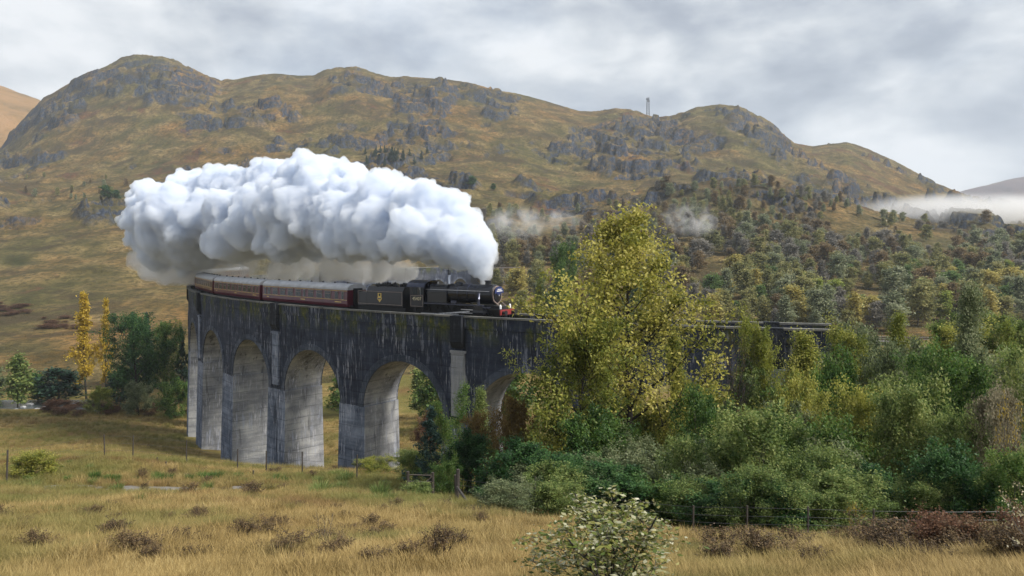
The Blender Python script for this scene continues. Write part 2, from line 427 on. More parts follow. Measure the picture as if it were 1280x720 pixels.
def concrete(name, dark, light, streak, moss=0.0, rough=.85):
    m, t, out = new_mat(name)
    p = pos(t)
    big = noise(t, p, .35, 6, .62, .3)
    vert = noise(t, mapping(t, p, (2.4, 2.4, .22)), 1.0, 8, .7)
    vert2 = noise(t, mapping(t, p, (6, 6, .55), (7, 3, 2)), 1.0, 6, .65)
    hor = noise(t, mapping(t, p, (.10, .10, 1.7)), 1.0, 5, .6)
    c = ramp(t, big, [(.32, dark), (.52, tuple((a+b)/2 for a, b in zip(dark, light))), (.70, light)])
    c = mix(t, ramp(t, hor, [(.46, 0), (.62, .5)]), c, dark)
    msk = ramp(t, noise(t, mapping(t, p, (1, 1, 1), (13, 2, 40)), .22, 5, .65), [(.43, .15), (.58, 1)])
    c = mix(t, math_(t, 'MULTIPLY', math_(t, 'MULTIPLY', ramp(t, vert, [(.54, 0), (.62, 1)]), msk), streak), c, (.34, .37, .45))
    c = mix(t, math_(t, 'MULTIPLY', math_(t, 'MULTIPLY', ramp(t, vert2, [(.57, 0), (.63, 1)]), msk), streak), c, (.55, .56, .62))
    c = mix(t, ramp(t, noise(t, mapping(t, p, (1.1, 1.1, .12), (31, 5, 9)), 1.0, 6, .62), [(.56, 0), (.66, .75)]), c, tuple(k*.35 for k in dark))
    sx = t.nodes.new('ShaderNodeSeparateXYZ'); t.links.new(p, sx.inputs[0])
    lift = math_(t, 'FRACT', math_(t, 'ADD', math_(t, 'MULTIPLY', sx.outputs[2], .74), math_(t, 'MULTIPLY', noise(t, p, .5, 3, .5), .12)))
    pour = math_(t, 'MULTIPLY', ramp(t, lift, [(.0, 1), (.035, 1), (.07, 0)]), ramp(t, noise(t, mapping(t, p, (1, 1, 1), (9, 9, 3)), .4, 5, .6), [(.40, 0), (.56, .6)]))
    c = mix(t, pour, c, tuple(k*.4 for k in dark))
    if moss:
        band = ramp(t, math_(t, 'MULTIPLY', math_(t, 'ADD', sx.outputs[2], 11.0), .25), [(.25, 0), (.75, 1)])
        mf = math_(t, 'MULTIPLY', band, ramp(t, noise(t, mapping(t, p, (1, 1, .5), (3, 8, 1)), .55, 7, .7), [(.47, 0), (.60, moss)]))
        mc = ramp(t, noise(t, p, 2.2, 5, .7), [(.35, (.03, .042, .012)), (.55, (.075, .085, .018)), (.7, (.20, .17, .03))])
        c = mix(t, mf, c, mc)
    principled(t, out, c, rough, 0, math_(t, 'ADD', noise(t, p, 2.5, 8, .7), math_(t, 'MULTIPLY', hor, .8)), .6, .10, .25)
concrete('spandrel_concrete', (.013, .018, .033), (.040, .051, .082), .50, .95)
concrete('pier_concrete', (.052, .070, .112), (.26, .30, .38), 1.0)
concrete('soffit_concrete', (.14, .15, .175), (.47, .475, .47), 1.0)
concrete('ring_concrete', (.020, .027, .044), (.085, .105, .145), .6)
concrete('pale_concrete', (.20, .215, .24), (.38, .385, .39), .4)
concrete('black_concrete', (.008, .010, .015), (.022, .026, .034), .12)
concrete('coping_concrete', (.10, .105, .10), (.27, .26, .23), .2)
plain('ballast', (.10, .09, .085), .95, 0, .5, 6)
plain('rail_steel', (.16, .12, .10), .45, .7, .3, 2)

base = Vector(W(S_REF+PITCH*3, 0, -33.0))
via = empty('railway_viaduct', base, 0, 'long curved concrete railway viaduct of many arches carrying the steam train', 'viaduct')
def vb(mb, name, mat=None, parent=via, **kw):
    off = base if parent is via else base
    return mb.build(name, mat, parent, offset=off, **kw)
HW = 2.7
def arch_mesh(s0, s1):
    mid = (s0+s1)/2; mb = MB()
    ss = [s0]+[mid-RAD*math.cos(math.pi*k/28) for k in range(29)]+[s1]
    low = [ZS]+[ZS+RAD*math.sin(math.pi*k/28) for k in range(29)]+[ZS]
    top = Z0-1.12
    rows = []
    for s, z in zip(ss, low):
        rows.append([W(s, HW, z), W(s, HW, top), W(s, -HW, top), W(s, -HW, z)])
    v = [q for r in rows for q in r]
    for i in range(len(rows)-1):
        a, b = 4*i, 4*i+4
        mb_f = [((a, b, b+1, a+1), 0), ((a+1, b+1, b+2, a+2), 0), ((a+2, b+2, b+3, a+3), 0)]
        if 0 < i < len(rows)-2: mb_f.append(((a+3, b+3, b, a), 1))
        for f, mi in mb_f: mb.f.append(list(f)); mb.mi.append(mi)
    mb.v = v
    mb.f.append([0, 1, 2, 3]); mb.mi.append(0); e = len(v)-4; mb.f.append([e+3, e+2, e+1, e]); mb.mi.append(0)
    return mb
def ring_mesh(s0, s1, side):
    mid = (s0+s1)/2; mb = MB(); r0, r1 = RAD-.002, RAD+.75
    n0, n1 = side*(HW-.05), side*(HW+.09)
    K = 28
    for k in range(K+1):
        a = math.pi*k/K
        for r in (r0, r1):
            for n in (n0, n1): mb.v.append(W(mid-r*math.cos(a), n, ZS+r*math.sin(a)))
    for k in range(K):
        a, b = 4*k, 4*k+4
        for f in ((a+1, b+1, b+3, a+3), (a+3, b+3, b+2, a+2), (a, b, b+1, a+1), (a+2, b+2, b, a)): mb.f.append(list(f)); mb.mi.append(0)
    mb.f += [[0, 1, 3, 2], [4*K+2, 4*K+3, 4*K+1, 4*K]]; mb.mi += [0, 0]
    return mb
for i in range(len(PIERS)-1):
    s0, s1 = PIERS[i], PIERS[i+1]
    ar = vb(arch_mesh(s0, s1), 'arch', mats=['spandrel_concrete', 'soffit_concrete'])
    for sd_ in (1, -1):
        r = ring_mesh(s0, s1, sd_).build('arch_ring', 'ring_concrete', ar, offset=base)
    for sd_ in (1, -1):
        mb = MB(); K = 6
        for k in range(K):
            a, b = s0+(s1-s0)*k/K, s0+(s1-s0)*(k+1)/K
            mb.box(a, b, sd_*2.42, sd_*2.78, Z0-1.35, Z0-.16, fn=lambda s, n, z: W(s, n, z))
        pp = vb(mb, 'parapet', 'spandrel_concrete')
        mb = MB()
        for k in range(K):
            a, b = s0+(s1-s0)*k/K, s0+(s1-s0)*(k+1)/K
            mb.box(a, b, sd_*2.34, sd_*2.92, Z0-.17, Z0, fn=lambda s, n, z: W(s, n, z))
        mb.build('coping', 'coping_concrete', pp, offset=base)
for i, s in enumerate(PIERS):
    g = min(gz(*W(s+ds, n, 0)[:2]) for ds in (-2, 0, 2) for n in (-3, 0, 3))-2
    h = ZS-g; mb = MB()
    def sec(f):
        z = ZS+.02-(h+.02)*f; a = 2.15+.012*h*f; b = HW+.03+.020*h*f
        return [(s-a, -b, z), (s+a, -b, z), (s+a, b, z), (s-a, b, z)]
    L = [sec(k/4) for k in range(5)]
    v = [W(*q) for r in L for q in r]
    mb.v = v
    for k in range(4):
        a, b = 4*k, 4*k+4
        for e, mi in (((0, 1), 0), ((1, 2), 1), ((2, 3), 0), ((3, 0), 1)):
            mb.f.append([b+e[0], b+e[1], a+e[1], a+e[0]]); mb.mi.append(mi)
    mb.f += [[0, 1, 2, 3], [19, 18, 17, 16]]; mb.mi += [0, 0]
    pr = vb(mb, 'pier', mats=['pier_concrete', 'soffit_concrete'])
    if (i+k0) % 2 == 0:          # refuges stand over every second pier, with a flat pilaster below
        for sd_ in (1, -1):
            mb = MB()
            up = .62 if sd_ == -1 and i+k0 == 0 else 0
            mb.add([W(s+a_, n_, z_) for a_ in (-.72, .72) for n_, z_ in ((sd_*2.3, Z0+.03+up), (sd_*3.3, Z0+.03+up), (sd_*3.3, Z0-2.7), (sd_*2.95, Z0-3.4), (sd_*2.3, Z0-3.4))],
                   [(0, 1, 2, 3, 4), (9, 8, 7, 6, 5)]+[(q, q+5, (q+1) % 5+5, (q+1) % 5) for q in range(5)])
            vb(mb, 'refuge', 'black_concrete')
            mb = MB()
            mb.box(s-.80, s+.80, sd_*2.6, sd_*2.93, ZS+.6, Z0-3.9, fn=W)
            mb.box(s-.92, s+.92, sd_*2.6, sd_*3.0, Z0-3.9, Z0-3.65, fn=W)
            vb(mb, 'pilaster', 'pale_concrete' if i+k0 == 0 else 'pier_concrete')
# abutments
def block(s0, s1, zlow, name, mat='spandrel_concrete', K=8):
    mb = MB()
    for k in range(K):
        a, b = s0+(s1-s0)*k/K, s0+(s1-s0)*(k+1)/K
        mb.box(a, b, -HW-.02, HW+.02, zlow, Z0-1.12, fn=W)
        for sd_ in (1, -1):
            mb.box(a, b, sd_*2.42, sd_*2.78, Z0-1.35, Z0-.16, fn=W)
    ab = vb(mb, name, mat)
    mb = MB()
    for k in range(K):
        a, b = s0+(s1-s0)*k/K, s0+(s1-s0)*(k+1)/K
        mb.box(a, b, 2.34, 2.92, Z0-.17, Z0, fn=W)
    mb.build('coping', 'coping_concrete', ab, offset=base)
    mb = MB()
    for k in range(K):
        a, b = s0+(s1-s0)*k/K, s0+(s1-s0)*(k+1)/K
        mb.box(a, b, -2.92, -2.34, Z0-.17, Z0, fn=W)
    mb.build('coping', 'coping_concrete', ab, offset=base)
block(-.5, PIERS[0], -14, 'abutment', K=3)
block(PIERS[-1], PIERS[-1]+17, -24, 'abutment', 'black_concrete')
mb = MB().box(PIERS[-1]+11, PIERS[-1]+16, -4.0, -2.8, -24, Z0+1.6, fn=W)
vb(mb, 'refuge', 'black_concrete')
# ballast and rails
S_ALL = [-70+2.5*k for k in range(int((PIERS[-1]+110)/2.5))]
def strip(n0, n1, zt, zb_, ss=S_ALL):
    mb = MB()
    for s in ss: mb.v += [W(s, n0, zb_), W(s, n0, zt), W(s, n1, zt), W(s, n1, zb_)]
    for i in range(len(ss)-1):
        a, b = 4*i, 4*i+4
        for e in ((0, 1), (1, 2), (2, 3), (3, 0)): mb.f.append([a+e[0], a+e[1], b+e[1], b+e[0]]); mb.mi.append(0)
    e = len(mb.v)-4
    mb.f += [[3, 2, 1, 0], [e, e+1, e+2, e+3]]; mb.mi += [0, 0]
    return mb
tr = empty('railway_track', W(0, 0, Z0-1.1), 0); tag(tr, kind='structure')
off = Vector(W(0, 0, Z0-1.1))
strip(-2.3, 2.3, Z0-1.02, Z0-1.35).build('ballast', 'ballast', tr, offset=off)
for n in (-.75, .75): strip(n-.035, n+.035, Z0-.9, Z0-1.03).build('rail', 'rail_steel', tr, offset=off)

# ------------------------------------------------------------------ train
plain('maroon_paint', (.085, .010, .022), .28, 0, .25, 1.2)
plain('loco_black', (.006, .007, .012), .17, 0, .5, 1.5)
plain('cab_black', (.005, .006, .011), .3, 0, .5, 1.5)
plain('frame_black', (.008, .008, .010), .6, 0, .5, 3)
plain('coach_roof', (.40, .41, .43), .6, 0, .22, .9)
plain('cream_paint', (.62, .55, .36), .5)
plain('gold_paint', (.60, .42, .10), .45)
plain('white_paint', (.75, .76, .78), .5)
plain('red_paint', (.22, .025, .024), .5)
plain('blue_paint', (.018, .03, .12), .35)
plain('lining_paint', (.22, .17, .15), .5)
plain('steel', (.52, .52, .54), .38, .5, .3, 4)
plain('boiler_band', (.05, .056, .085), .2, .5, .3, 3)
plain('coal', (.012, .012, .013), .7, 0, .5, 9)
m, t, out = new_mat('train_glass')
principled(t, out, (.012, .018, .024), .12, 0, None, spec=.35)
m, t, out = new_mat('lamp_white')
principled(t, out, (.85, .86, .88), .3)
RAILZ = Z0-.9

def coach_proto():
    root = empty('railway_carriage')
    hl = 9.65
    side = [(1.35, 1.0), (1.41, 1.35), (1.41, 2.0), (1.38, 2.75), (1.33, 3.02)]
    poly = [(-a, b) for a, b in side]+[(a, b) for a, b in side[::-1]]
    b = MB(); n = len(poly)
    b.v = [(-hl, y, z) for y, z in poly]+[(hl, y, z) for y, z in poly]
    b.f = [list(range(n)), list(range(2*n-1, n-1, -1))]+[[i, i+n, (i+1) % n+n, (i+1) % n] for i in range(n)]; b.mi = [0]*len(b.f)
    body = b.build('body', 'maroon_paint', root)
    r = MB(); K = 14
    arc = [(1.40*math.cos(math.pi*k/K), 3.0+.72*math.sin(math.pi*k/K)**.8) for k in range(K+1)]
    r.v = [(x, y, z) for x in (-hl-.03, hl+.03) for y, z in arc]; n = K+1
    r.f = [[i, i+1, i+1+n, i+n] for i in range(K)]+[list(range(n))[::-1], list(range(n, 2*n)), [0, n, 2*n-1, n-1]]; r.mi = [0]*len(r.f)
    roof = r.build('roof', 'coach_roof', root)
    for k in range(7):
        x = -7.8+2.6*k
        MB().tube([(x, 0, 3.68), (x, 0, 3.86)], [.16, .11], 8).build('roof_vent', 'frame_black', roof)
    for sgn in (-1, 1):
        for x, w in [(-8.9, .42), (-7.95, .62), (-6.4, 1.18), (-4.55, 1.18), (-2.7, 1.18), (-.85, 1.18), (.55, .42), (2.0, 1.18), (3.85, 1.18), (5.7, 1.18), (7.5, .62), (8.75, .42)]:
            y = sgn*1.385
            fr = MB().box(x-w/2-.06, x+w/2+.06, y-.05, y+.05, 1.86, 2.80).build('window', 'lining_paint', root)
            MB().box(x-w/2, x+w/2, y-.058, y+.058, 1.92, 2.74).build('pane', 'train_glass', fr)
            if w > 1: MB().box(x-w/2, x+w/2, y-.066, y+.066, 2.47, 2.52).build('transom', 'lining_paint', fr)
        for z in (1.80, 2.90):
            MB().box(-hl+.1, hl-.1, sgn*1.39-.035, sgn*1.39+.035, z-.022, z+.022).build('lining', 'gold_paint', body)
        for x, w in ((-8.3, .5), (.2, 1.0), (7.8, 1.3)):
            MB().box(x-w/2, x+w/2, sgn*1.41-.012, sgn*1.41+.012, 1.50, 1.60).build('gilt_lettering', 'gold_paint', body)
    for x in (-hl-.18, hl+.18):
        MB().box(x-.2, x+.2, -.55, .55, 1.05, 3.2).build('gangway', 'frame_black', root)
        for y in (-.87, .87): MB().tube([(x-.25*(1 if x > 0 else -1), y, 1.05), (x+.22*(1 if x > 0 else -1), y, 1.05)], .12, 8).build('buffer', 'frame_black', root)
    MB().box(-hl+.05, hl-.05, -1.2, 1.2, .82, 1.0).build('underframe', 'frame_black', root)
    for x in (-6.6, 6.6):
        bg_ = MB().box(x-1.9, x+1.9, -1.1, 1.1, .45, .82).build('bogie', 'frame_black', root)
        for dx in (-1.3, 1.3):
            for y in (-.75, .75): MB().tube([(x+dx, y-.07, .46), (x+dx, y+.07, .46)], .46, 16).build('wheel', 'frame_black', bg_)
    return root
coach = coach_proto()
def place(o, s, z=RAILZ, L=0):
    x, y, a = path(s)
    o.location = (x, y, z); o.rotation_euler = (0, 0, a+math.pi/2)
def s_at(px, n=0):
    best = None
    for s in np.arange(0, L1+10, .05):
        x, y, _ = path(s, n)
        e = abs(CX+F*x/y-px)
        if best is None or e < best[0]: best = (e, s)
    return best[1]
S_FRONT = s_at(637)
LOCO_K = 1.09
clabels = ['first maroon railway carriage behind the black tender', 'second maroon railway carriage behind the tender, with long windows',
           'third maroon carriage behind the tender, where the viaduct bends away', 'fourth carriage behind the tender, turned end on at the bend',
           'fifth carriage behind the tender, showing its grey roof beyond the bend', 'last red carriage of the train, half lost in steam']
s = S_FRONT+19.3*LOCO_K+.3
for i, lb in enumerate(clabels):
    o = coach if i == 0 else copy_tree(coach)
    s += 10.0
    place(o, s); s += 10.0
    tag(o, lb, 'carriage', 'carriages of the steam train')

def lathe(mb, prof, n=20, cy_=0, cz=0):
    """profile (x, r) revolved about the x axis through y, z"""
    b = len(mb.v)
    for x, r in prof:
        for k in range(n):
            t = 2*math.pi*k/n; mb.v.append((x, cy_+r*math.cos(t), cz+r*math.sin(t)))
    for i in range(len(prof)-1):
        for k in range(n):
            k2 = (k+1) % n; mb.f.append([b+i*n+k, b+i*n+k2, b+(i+1)*n+k2, b+(i+1)*n+k]); mb.mi.append(0)
    mb.f.append([b+k for k in range(n)][::-1]); e = b+(len(prof)-1)*n; mb.f.append([e+k for k in range(n)]); mb.mi += [0, 0]
    return mb
def vlathe(mb, prof, x, y=0, n=16):
    b = len(mb.v)
    for z, r in prof:
        for k in range(n):
            t = 2*math.pi*k/n; mb.v.append((x+r*math.cos(t), y+r*math.sin(t), z))
    for i in range(len(prof)-1):
        for k in range(n):
            k2 = (k+1) % n; mb.f.append([b+i*n+k, b+i*n+k2, b+(i+1)*n+k2, b+(i+1)*n+k]); mb.mi.append(0)
    mb.f.append([b+k for k in range(n)][::-1]); e = b+(len(prof)-1)*n; mb.f.append([e+k for k in range(n)]); mb.mi += [0, 0]
    return mb
def wheel(parent, x, y, r, spokes=14, mat='frame_black'):
    sg = 1 if y > 0 else -1
    mb = MB(); n = 28
    for rr, yy in ((r, y-.06), (r, y+.06), (r*.86, y+.06), (r*.86, y-.06)):
        for k in range(n):
            t = 2*math.pi*k/n; mb.v.append((x+rr*math.cos(t), yy, r+rr*math.sin(t)))
    for q in range(4):
        for k in range(n):
            a, b = q*n+k, q*n+(k+1) % n; c_, d = ((q+1) % 4)*n+(k+1) % n, ((q+1) % 4)*n+k
            mb.f.append([a, b, c_, d]); mb.mi.append(0)
    tyre = mb.build('wheel', mat, parent)
    mb = MB()
    for k in range(spokes):
        t = 2*math.pi*k/spokes
        mb.tube([(x, y, r), (x+r*.88*math.cos(t), y, r+r*.88*math.sin(t))], .035, 4, False)
    mb.tube([(x, y-.1, r), (x, y+.1, r)], r*.2, 12)
    mb.build('spokes', mat, tyre)
def text_mesh(txt, size, name, mat, parent, loc, rot, depth=.006):
    cu = bpy.data.curves.new(name, 'FONT'); cu.body = txt; cu.size = size; cu.extrude = depth; cu.align_x = 'CENTER'; cu.align_y = 'CENTER'
    o = bpy.data.objects.new(name, cu); COL.objects.link(o)
    me = bpy.data.meshes.new_from_object(o.evaluated_get(bpy.context.evaluated_depsgraph_get()))
    bpy.data.objects.remove(o)
    q = link(name, me, mat, parent); q.location = loc; q.rotation_euler = rot
    return q
def frame_rect(mb, x0, x1, z0, z1, y, w=.04, d=.012):
    mb.box(x0, x1, y-d, y+d, z0, z0+w).box(x0, x1, y-d, y+d, z1-w, z1).box(x0, x0+w, y-d, y+d, z0+w, z1-w).box(x1-w, x1, y-d, y+d, z0+w, z1-w)
    return mb

loco = empty('steam_locomotive', label='black steam locomotive with blue headboard and red buffer beam, smoke from its chimney', cat='locomotive')
sm = lathe(MB(), [(-3.35, .93), (-1.62, .93), (-1.52, .90), (-1.46, .80), (-1.40, .78), (-1.30, .60), (-1.24, .3), (-1.22, .05)], 28, 0, 2.62).build('smokebox', 'cab_black', loco, smooth=False)
lathe(MB(), [(-1.44, .84), (-1.38, .84)], 28, 0, 2.62).build('door_ring', 'lining_paint', sm)
for z in (2.35, 2.9): MB().box(-1.34, -1.27, -.72, .2, z-.03, z+.03).build('door_strap', 'frame_black', sm)
MB().box(-1.30, -1.16, -.05, .05, 2.50, 2.64).build('door_handle', 'steel', sm)
hb = MB(); arc = [(.78*math.cos(R_(a)), 2.90+.50*math.sin(R_(a))) for a in range(15, 166, 15)]
poly = [(.80, 2.78)]+arc+[(-.80, 2.78)]
hb.v = [(x, y, z) for x in (-1.20, -1.15) for y, z in poly]; n = len(poly)
hb.f = [list(range(n)), list(range(2*n-1, n-1, -1))]+[[i, i+n, (i+1) % n+n, (i+1) % n] for i in range(n)]; hb.mi = [0]*len(hb.f)
h_ = hb.build('headboard', 'blue_paint', sm)
MB().box(-1.15, -1.135, -.5, .5, 2.94, 3.02).box(-1.15, -1.135, -.36, .36, 3.10, 3.16).build('headboard_lettering', 'white_paint', h_)
MB().box(-1.24, -1.17, -.34, .34, 2.64, 2.76).build('number_plate', 'blue_paint', sm)
bo = lathe(MB(), [(-6.75, .90), (-3.34, .83)], 28, 0, 2.66).build('boiler', 'loco_black', loco)
for x in (-4.4, -5.55, -6.7): lathe(MB(), [(x-.035, .895), (x+.035, .89)], 28, 0, 2.66).build('boiler_band', 'boiler_band', bo)
fb = MB(); prof = [(-1.0, 1.7), (-1.02, 2.75), (-.92, 3.25), (-.70, 3.45), (0, 3.52), (.70, 3.45), (.92, 3.25), (1.02, 2.75), (1.0, 1.7)]; n = len(prof)
fb.v = [(x, y, z) for x in (-9.35, -6.75) for y, z in prof]
fb.f = [list(range(n)), list(range(2*n-1, n-1, -1))]+[[i, i+n, (i+1) % n+n, (i+1) % n] for i in range(n)]; fb.mi = [0]*len(fb.f)
fbo = fb.build('firebox', 'loco_black', loco)
for x in (-7.6, -8.5): MB().tube([(x, 0, 3.5), (x, 0, 3.68)], .09, 8).build('safety_valve', 'steel', fbo)
vlathe(MB(), [(3.45, .40), (3.55, .31), (3.78, .29), (3.84, .37), (3.92, .35), (3.93, .25)], -2.45).build('chimney', 'cab_black', loco)
vlathe(MB(), [(3.35, .50), (3.55, .46), (3.68, .36), (3.74, .2), (3.75, .05)], -5.9).build('dome', 'loco_black', loco)
MB().box(-5.05, -4.55, -.42, .42, 3.3, 3.62).build('top_feed', 'boiler_band', loco, bevel=.06)
cab = MB()
for y in (-1.3, 1.3):
    cab.box(-11.1, -9.35, y-.03, y+.03, 1.25, 2.42).box(-11.1, -10.75, y-.03, y+.03, 2.42, 3.28).box(-9.75, -9.35, y-.03, y+.03, 2.42, 3.28)
cab.box(-9.42, -9.35, -1.3, 1.3, 1.3, 3.45)
cb = cab.build('cab', 'cab_black', loco)
MB().box(-10.70, -10.25, -1.31, -1.285, 2.46, 3.2).build('cab_window', 'train_glass', cb)
MB().box(-9.72, -9.42, -1.345, -1.325, 2.5, 3.18).build('cab_window', 'train_glass', cb)
rf_ = MB(); K = 10; arc = [(1.42*math.cos(math.pi*k/K), 3.22+.62*math.sin(math.pi*k/K)) for k in range(K+1)]
rf_.v = [(x, y, z+dz) for x in (-11.5, -9.2) for dz in (0, -.06) for y, z in arc]; n = K+1
for i in range(K):
    rf_.f += [[i, i+1, 2*n+i+1, 2*n+i], [n+i, 3*n+i, 3*n+i+1, n+i+1], [i, n+i, n+i+1, i+1], [2*n+i, 2*n+i+1, 3*n+i+1, 3*n+i]]
rf_.mi = [0]*len(rf_.f); rf_.build('cab_roof', 'boiler_band', cb)
frame_rect(MB(), -11.02, -9.45, 1.32, 2.38, -1.345).build('lining', 'lining_paint', cb)
text_mesh('45407', .46, 'cab_number', 'cream_paint', cb, (-10.22, -1.342, 2.05), (R_(90), 0, 0))
rb = MB()
for y in (-1, 1):
    rb.box(-9.35, -2.2, y*1.28-.18, y*1.28+.18, 1.62, 1.72)
    rb.box(-2.2, -1.5, y*1.28-.18, y*1.28+.18, 1.45, 1.55)
rb.build('running_board', 'boiler_band', loco)
MB().box(-11.2, -.45, -.62, .62, .75, 1.62).build('main_frame', 'frame_black', loco)
MB().box(-1.6, -.35, -1.25, 1.25, 1.28, 1.40).build('front_platform', 'cab_black', loco)
for y in (-.55, .55):
    MB().tube([(-1.55, y, 2.15), (-.5, y, 1.42)], .055, 6).build('front_brace', 'lining_paint', loco)
bbm = MB().box(-.36, -.24, -1.28, 1.28, .86, 1.34).build('buffer_beam', 'red_paint', loco)
for y in (-.87, .87):
    bf = MB(); lathe(bf, [(-.24, .17), (.12, .13), (.12, .24), (.17, .24)], 14, y, 1.06); bf.build('buffer', 'frame_black', loco)
    lp = vlathe(MB(), [(1.4, .10), (1.46, .11), (1.68, .11), (1.74, .06), (1.80, .05)], -.5, y, 10).build('lamp', 'lamp_white', loco)
for y in (-1, 1):
    cl = MB(); lathe(cl, [(-3.35, .30), (-3.3, .40), (-2.1, .40), (-2.05, .30), (-1.85, .12)], 16, y*1.12, 1.02); cl.build('cylinder', 'cab_black', loco)
    MB().box(-3.25, -2.15, y*1.12-.34, y*1.12+.34, 1.0, 1.58).build('valve_chest', 'cab_black', loco)
    MB().tube([(-2.95, y*.85, 2.75), (-2.8, y*1.18, 2.2), (-2.75, y*1.2, 1.6)], .13, 8).build('steam_pipe', 'boiler_band', loco)
    for x in (-1.75, -3.65): wheel(loco, x, y*.75, .5, 10)
    for x in (-5.35, -7.5, -9.9): wheel(loco, x, y*.75, .915, 16)
    MB().box(-9.95, -5.3, y*1.0-.04, y*1.0+.04, .60, .74).build('coupling_rod', 'steel', loco)
    MB().add([(-7.6, y*1.13-.03, .62), (-3.9, y*1.13-.03, 1.0), (-3.9, y*1.13-.03, 1.12), (-7.6, y*1.13-.03, .78), (-7.6, y*1.13+.03, .62), (-3.9, y*1.13+.03, 1.0), (-3.9, y*1.13+.03, 1.12), (-7.6, y*1.13+.03, .78)],
             [(0, 1, 2, 3), (7, 6, 5, 4), (0, 4, 5, 1), (1, 5, 6, 2), (2, 6, 7, 3), (3, 7, 4, 0)]).build('connecting_rod', 'steel', loco)
    MB().box(-4.9, -3.35, y*1.12-.05, y*1.12+.05, 1.18, 1.26).box(-4.9, -3.35, y*1.12-.05, y*1.12+.05, .88, .95).build('slide_bar', 'steel', loco)
    MB().tube([(-9.3, y*1.06, 2.98), (-6.8, y*1.06, 2.98), (-1.7, y*.98, 2.95)], .022, 5).build('handrail', 'steel', loco)
    MB().box(-6.1, -5.5, y*1.12-.1, y*1.12+.1, 1.72, 2.0).build('lubricator', 'boiler_band', loco, bevel=.04)
place(loco, S_FRONT); loco.scale = (LOCO_K, LOCO_K, LOCO_K*1.06)

# rigid: turn the engine on the chord of its wheelbase
def chord(o, sf, sb):
    x0, y0, _ = path(sf); x1, y1, _ = path(sb)
    o.location = (x0, y0, RAILZ); o.rotation_euler = (0, 0, math.atan2(y0-y1, x0-x1))
chord(loco, S_FRONT, S_FRONT+11.3*LOCO_K)

tender = empty('coal_tender', label='black coal tender with gilt crest, coupled behind the locomotive', cat='tender')
tb = MB(); prof = [(-1.28, 1.15), (-1.30, 1.3), (-1.30, 2.75), (-1.0, 3.2), (1.0, 3.2), (1.30, 2.75), (1.30, 1.3), (1.28, 1.15)]; n = len(prof)
tb.v = [(x, y, z) for x in (-5.55, -.25) for y, z in prof]
tb.f = [list(range(n)), list(range(2*n-1, n-1, -1))]+[[i, i+n, (i+1) % n+n, (i+1) % n] for i in range(n)]; tb.mi = [0]*len(tb.f)
tbo = tb.build('tender_body', 'cab_black', tender)
MB().box(-7.0, -5.55, -1.28, 1.28, 1.15, 2.55).build('water_tank', 'cab_black', tender, bevel=.05)
ln = MB()
for y in (-1.315, 1.315):
    frame_rect(ln, -6.9, -.35, 1.35, 2.7, y, .045)
ln.build('lining', 'lining_paint', tbo)
rnd = random.Random(4); cm = MB()
for k in range(90):
    x, y, r_ = rnd.uniform(-5.2, -.5), rnd.uniform(-.85, .85), rnd.uniform(.12, .3)
    z = 3.2+.25*(1-(y/.9)**2)*rnd.random()
    cm.add([(x+dx*r_*rnd.uniform(.6, 1.2), y+dy*r_*rnd.uniform(.6, 1.2), z+dz*r_*rnd.uniform(.6, 1)) for dx, dy, dz in ((1, 0, 0), (-1, 0, 0), (0, 1, 0), (0, -1, 0), (0, 0, 1), (0, 0, -1))],
           [(0, 2, 4), (2, 1, 4), (1, 3, 4), (3, 0, 4), (2, 0, 5), (1, 2, 5), (3, 1, 5), (0, 3, 5)])
cl = cm.build('coal_load', 'coal', tender); cl['kind'] = 'stuff'
for sg in (-1, 1):
    y = sg*1.325
    cr = MB().add([(-3.6+dx, y+e, 2.1+dz) for e in (-.012, .012) for dx, dz in ((-.26, .42), (.26, .42), (.26, -.05), (.34, -.05), (.30, -.22), (0, -.52), (-.30, -.22), (-.34, -.05), (-.26, -.05))],
                  [tuple(range(9)), tuple(range(17, 8, -1))]+[(i, i+9, (i+1) % 9+9, (i+1) % 9) for i in range(9)]).build('crest', 'gold_paint', tbo)
    MB().box(-3.82, -3.38, y-.02, y+.02, 1.90, 2.0).build('crest_band', 'blue_paint', cr)
    MB().tube([(-3.6, y-.02, 2.33), (-3.6, y+.02, 2.33)], .14, 10).build('crest_beast', 'frame_black', cr)
    for x in (-1.5, -3.75, -6.0): wheel(tender, x, sg*.75, .65, 10)
MB().box(-7.1, -.1, -1.1, 1.1, .55, 1.15).build('tender_frame', 'frame_black', tender)
tender.scale = (LOCO_K, LOCO_K, LOCO_K*1.03)
sT = S_FRONT+11.75*LOCO_K
chord(tender, sT, sT+7*LOCO_K)
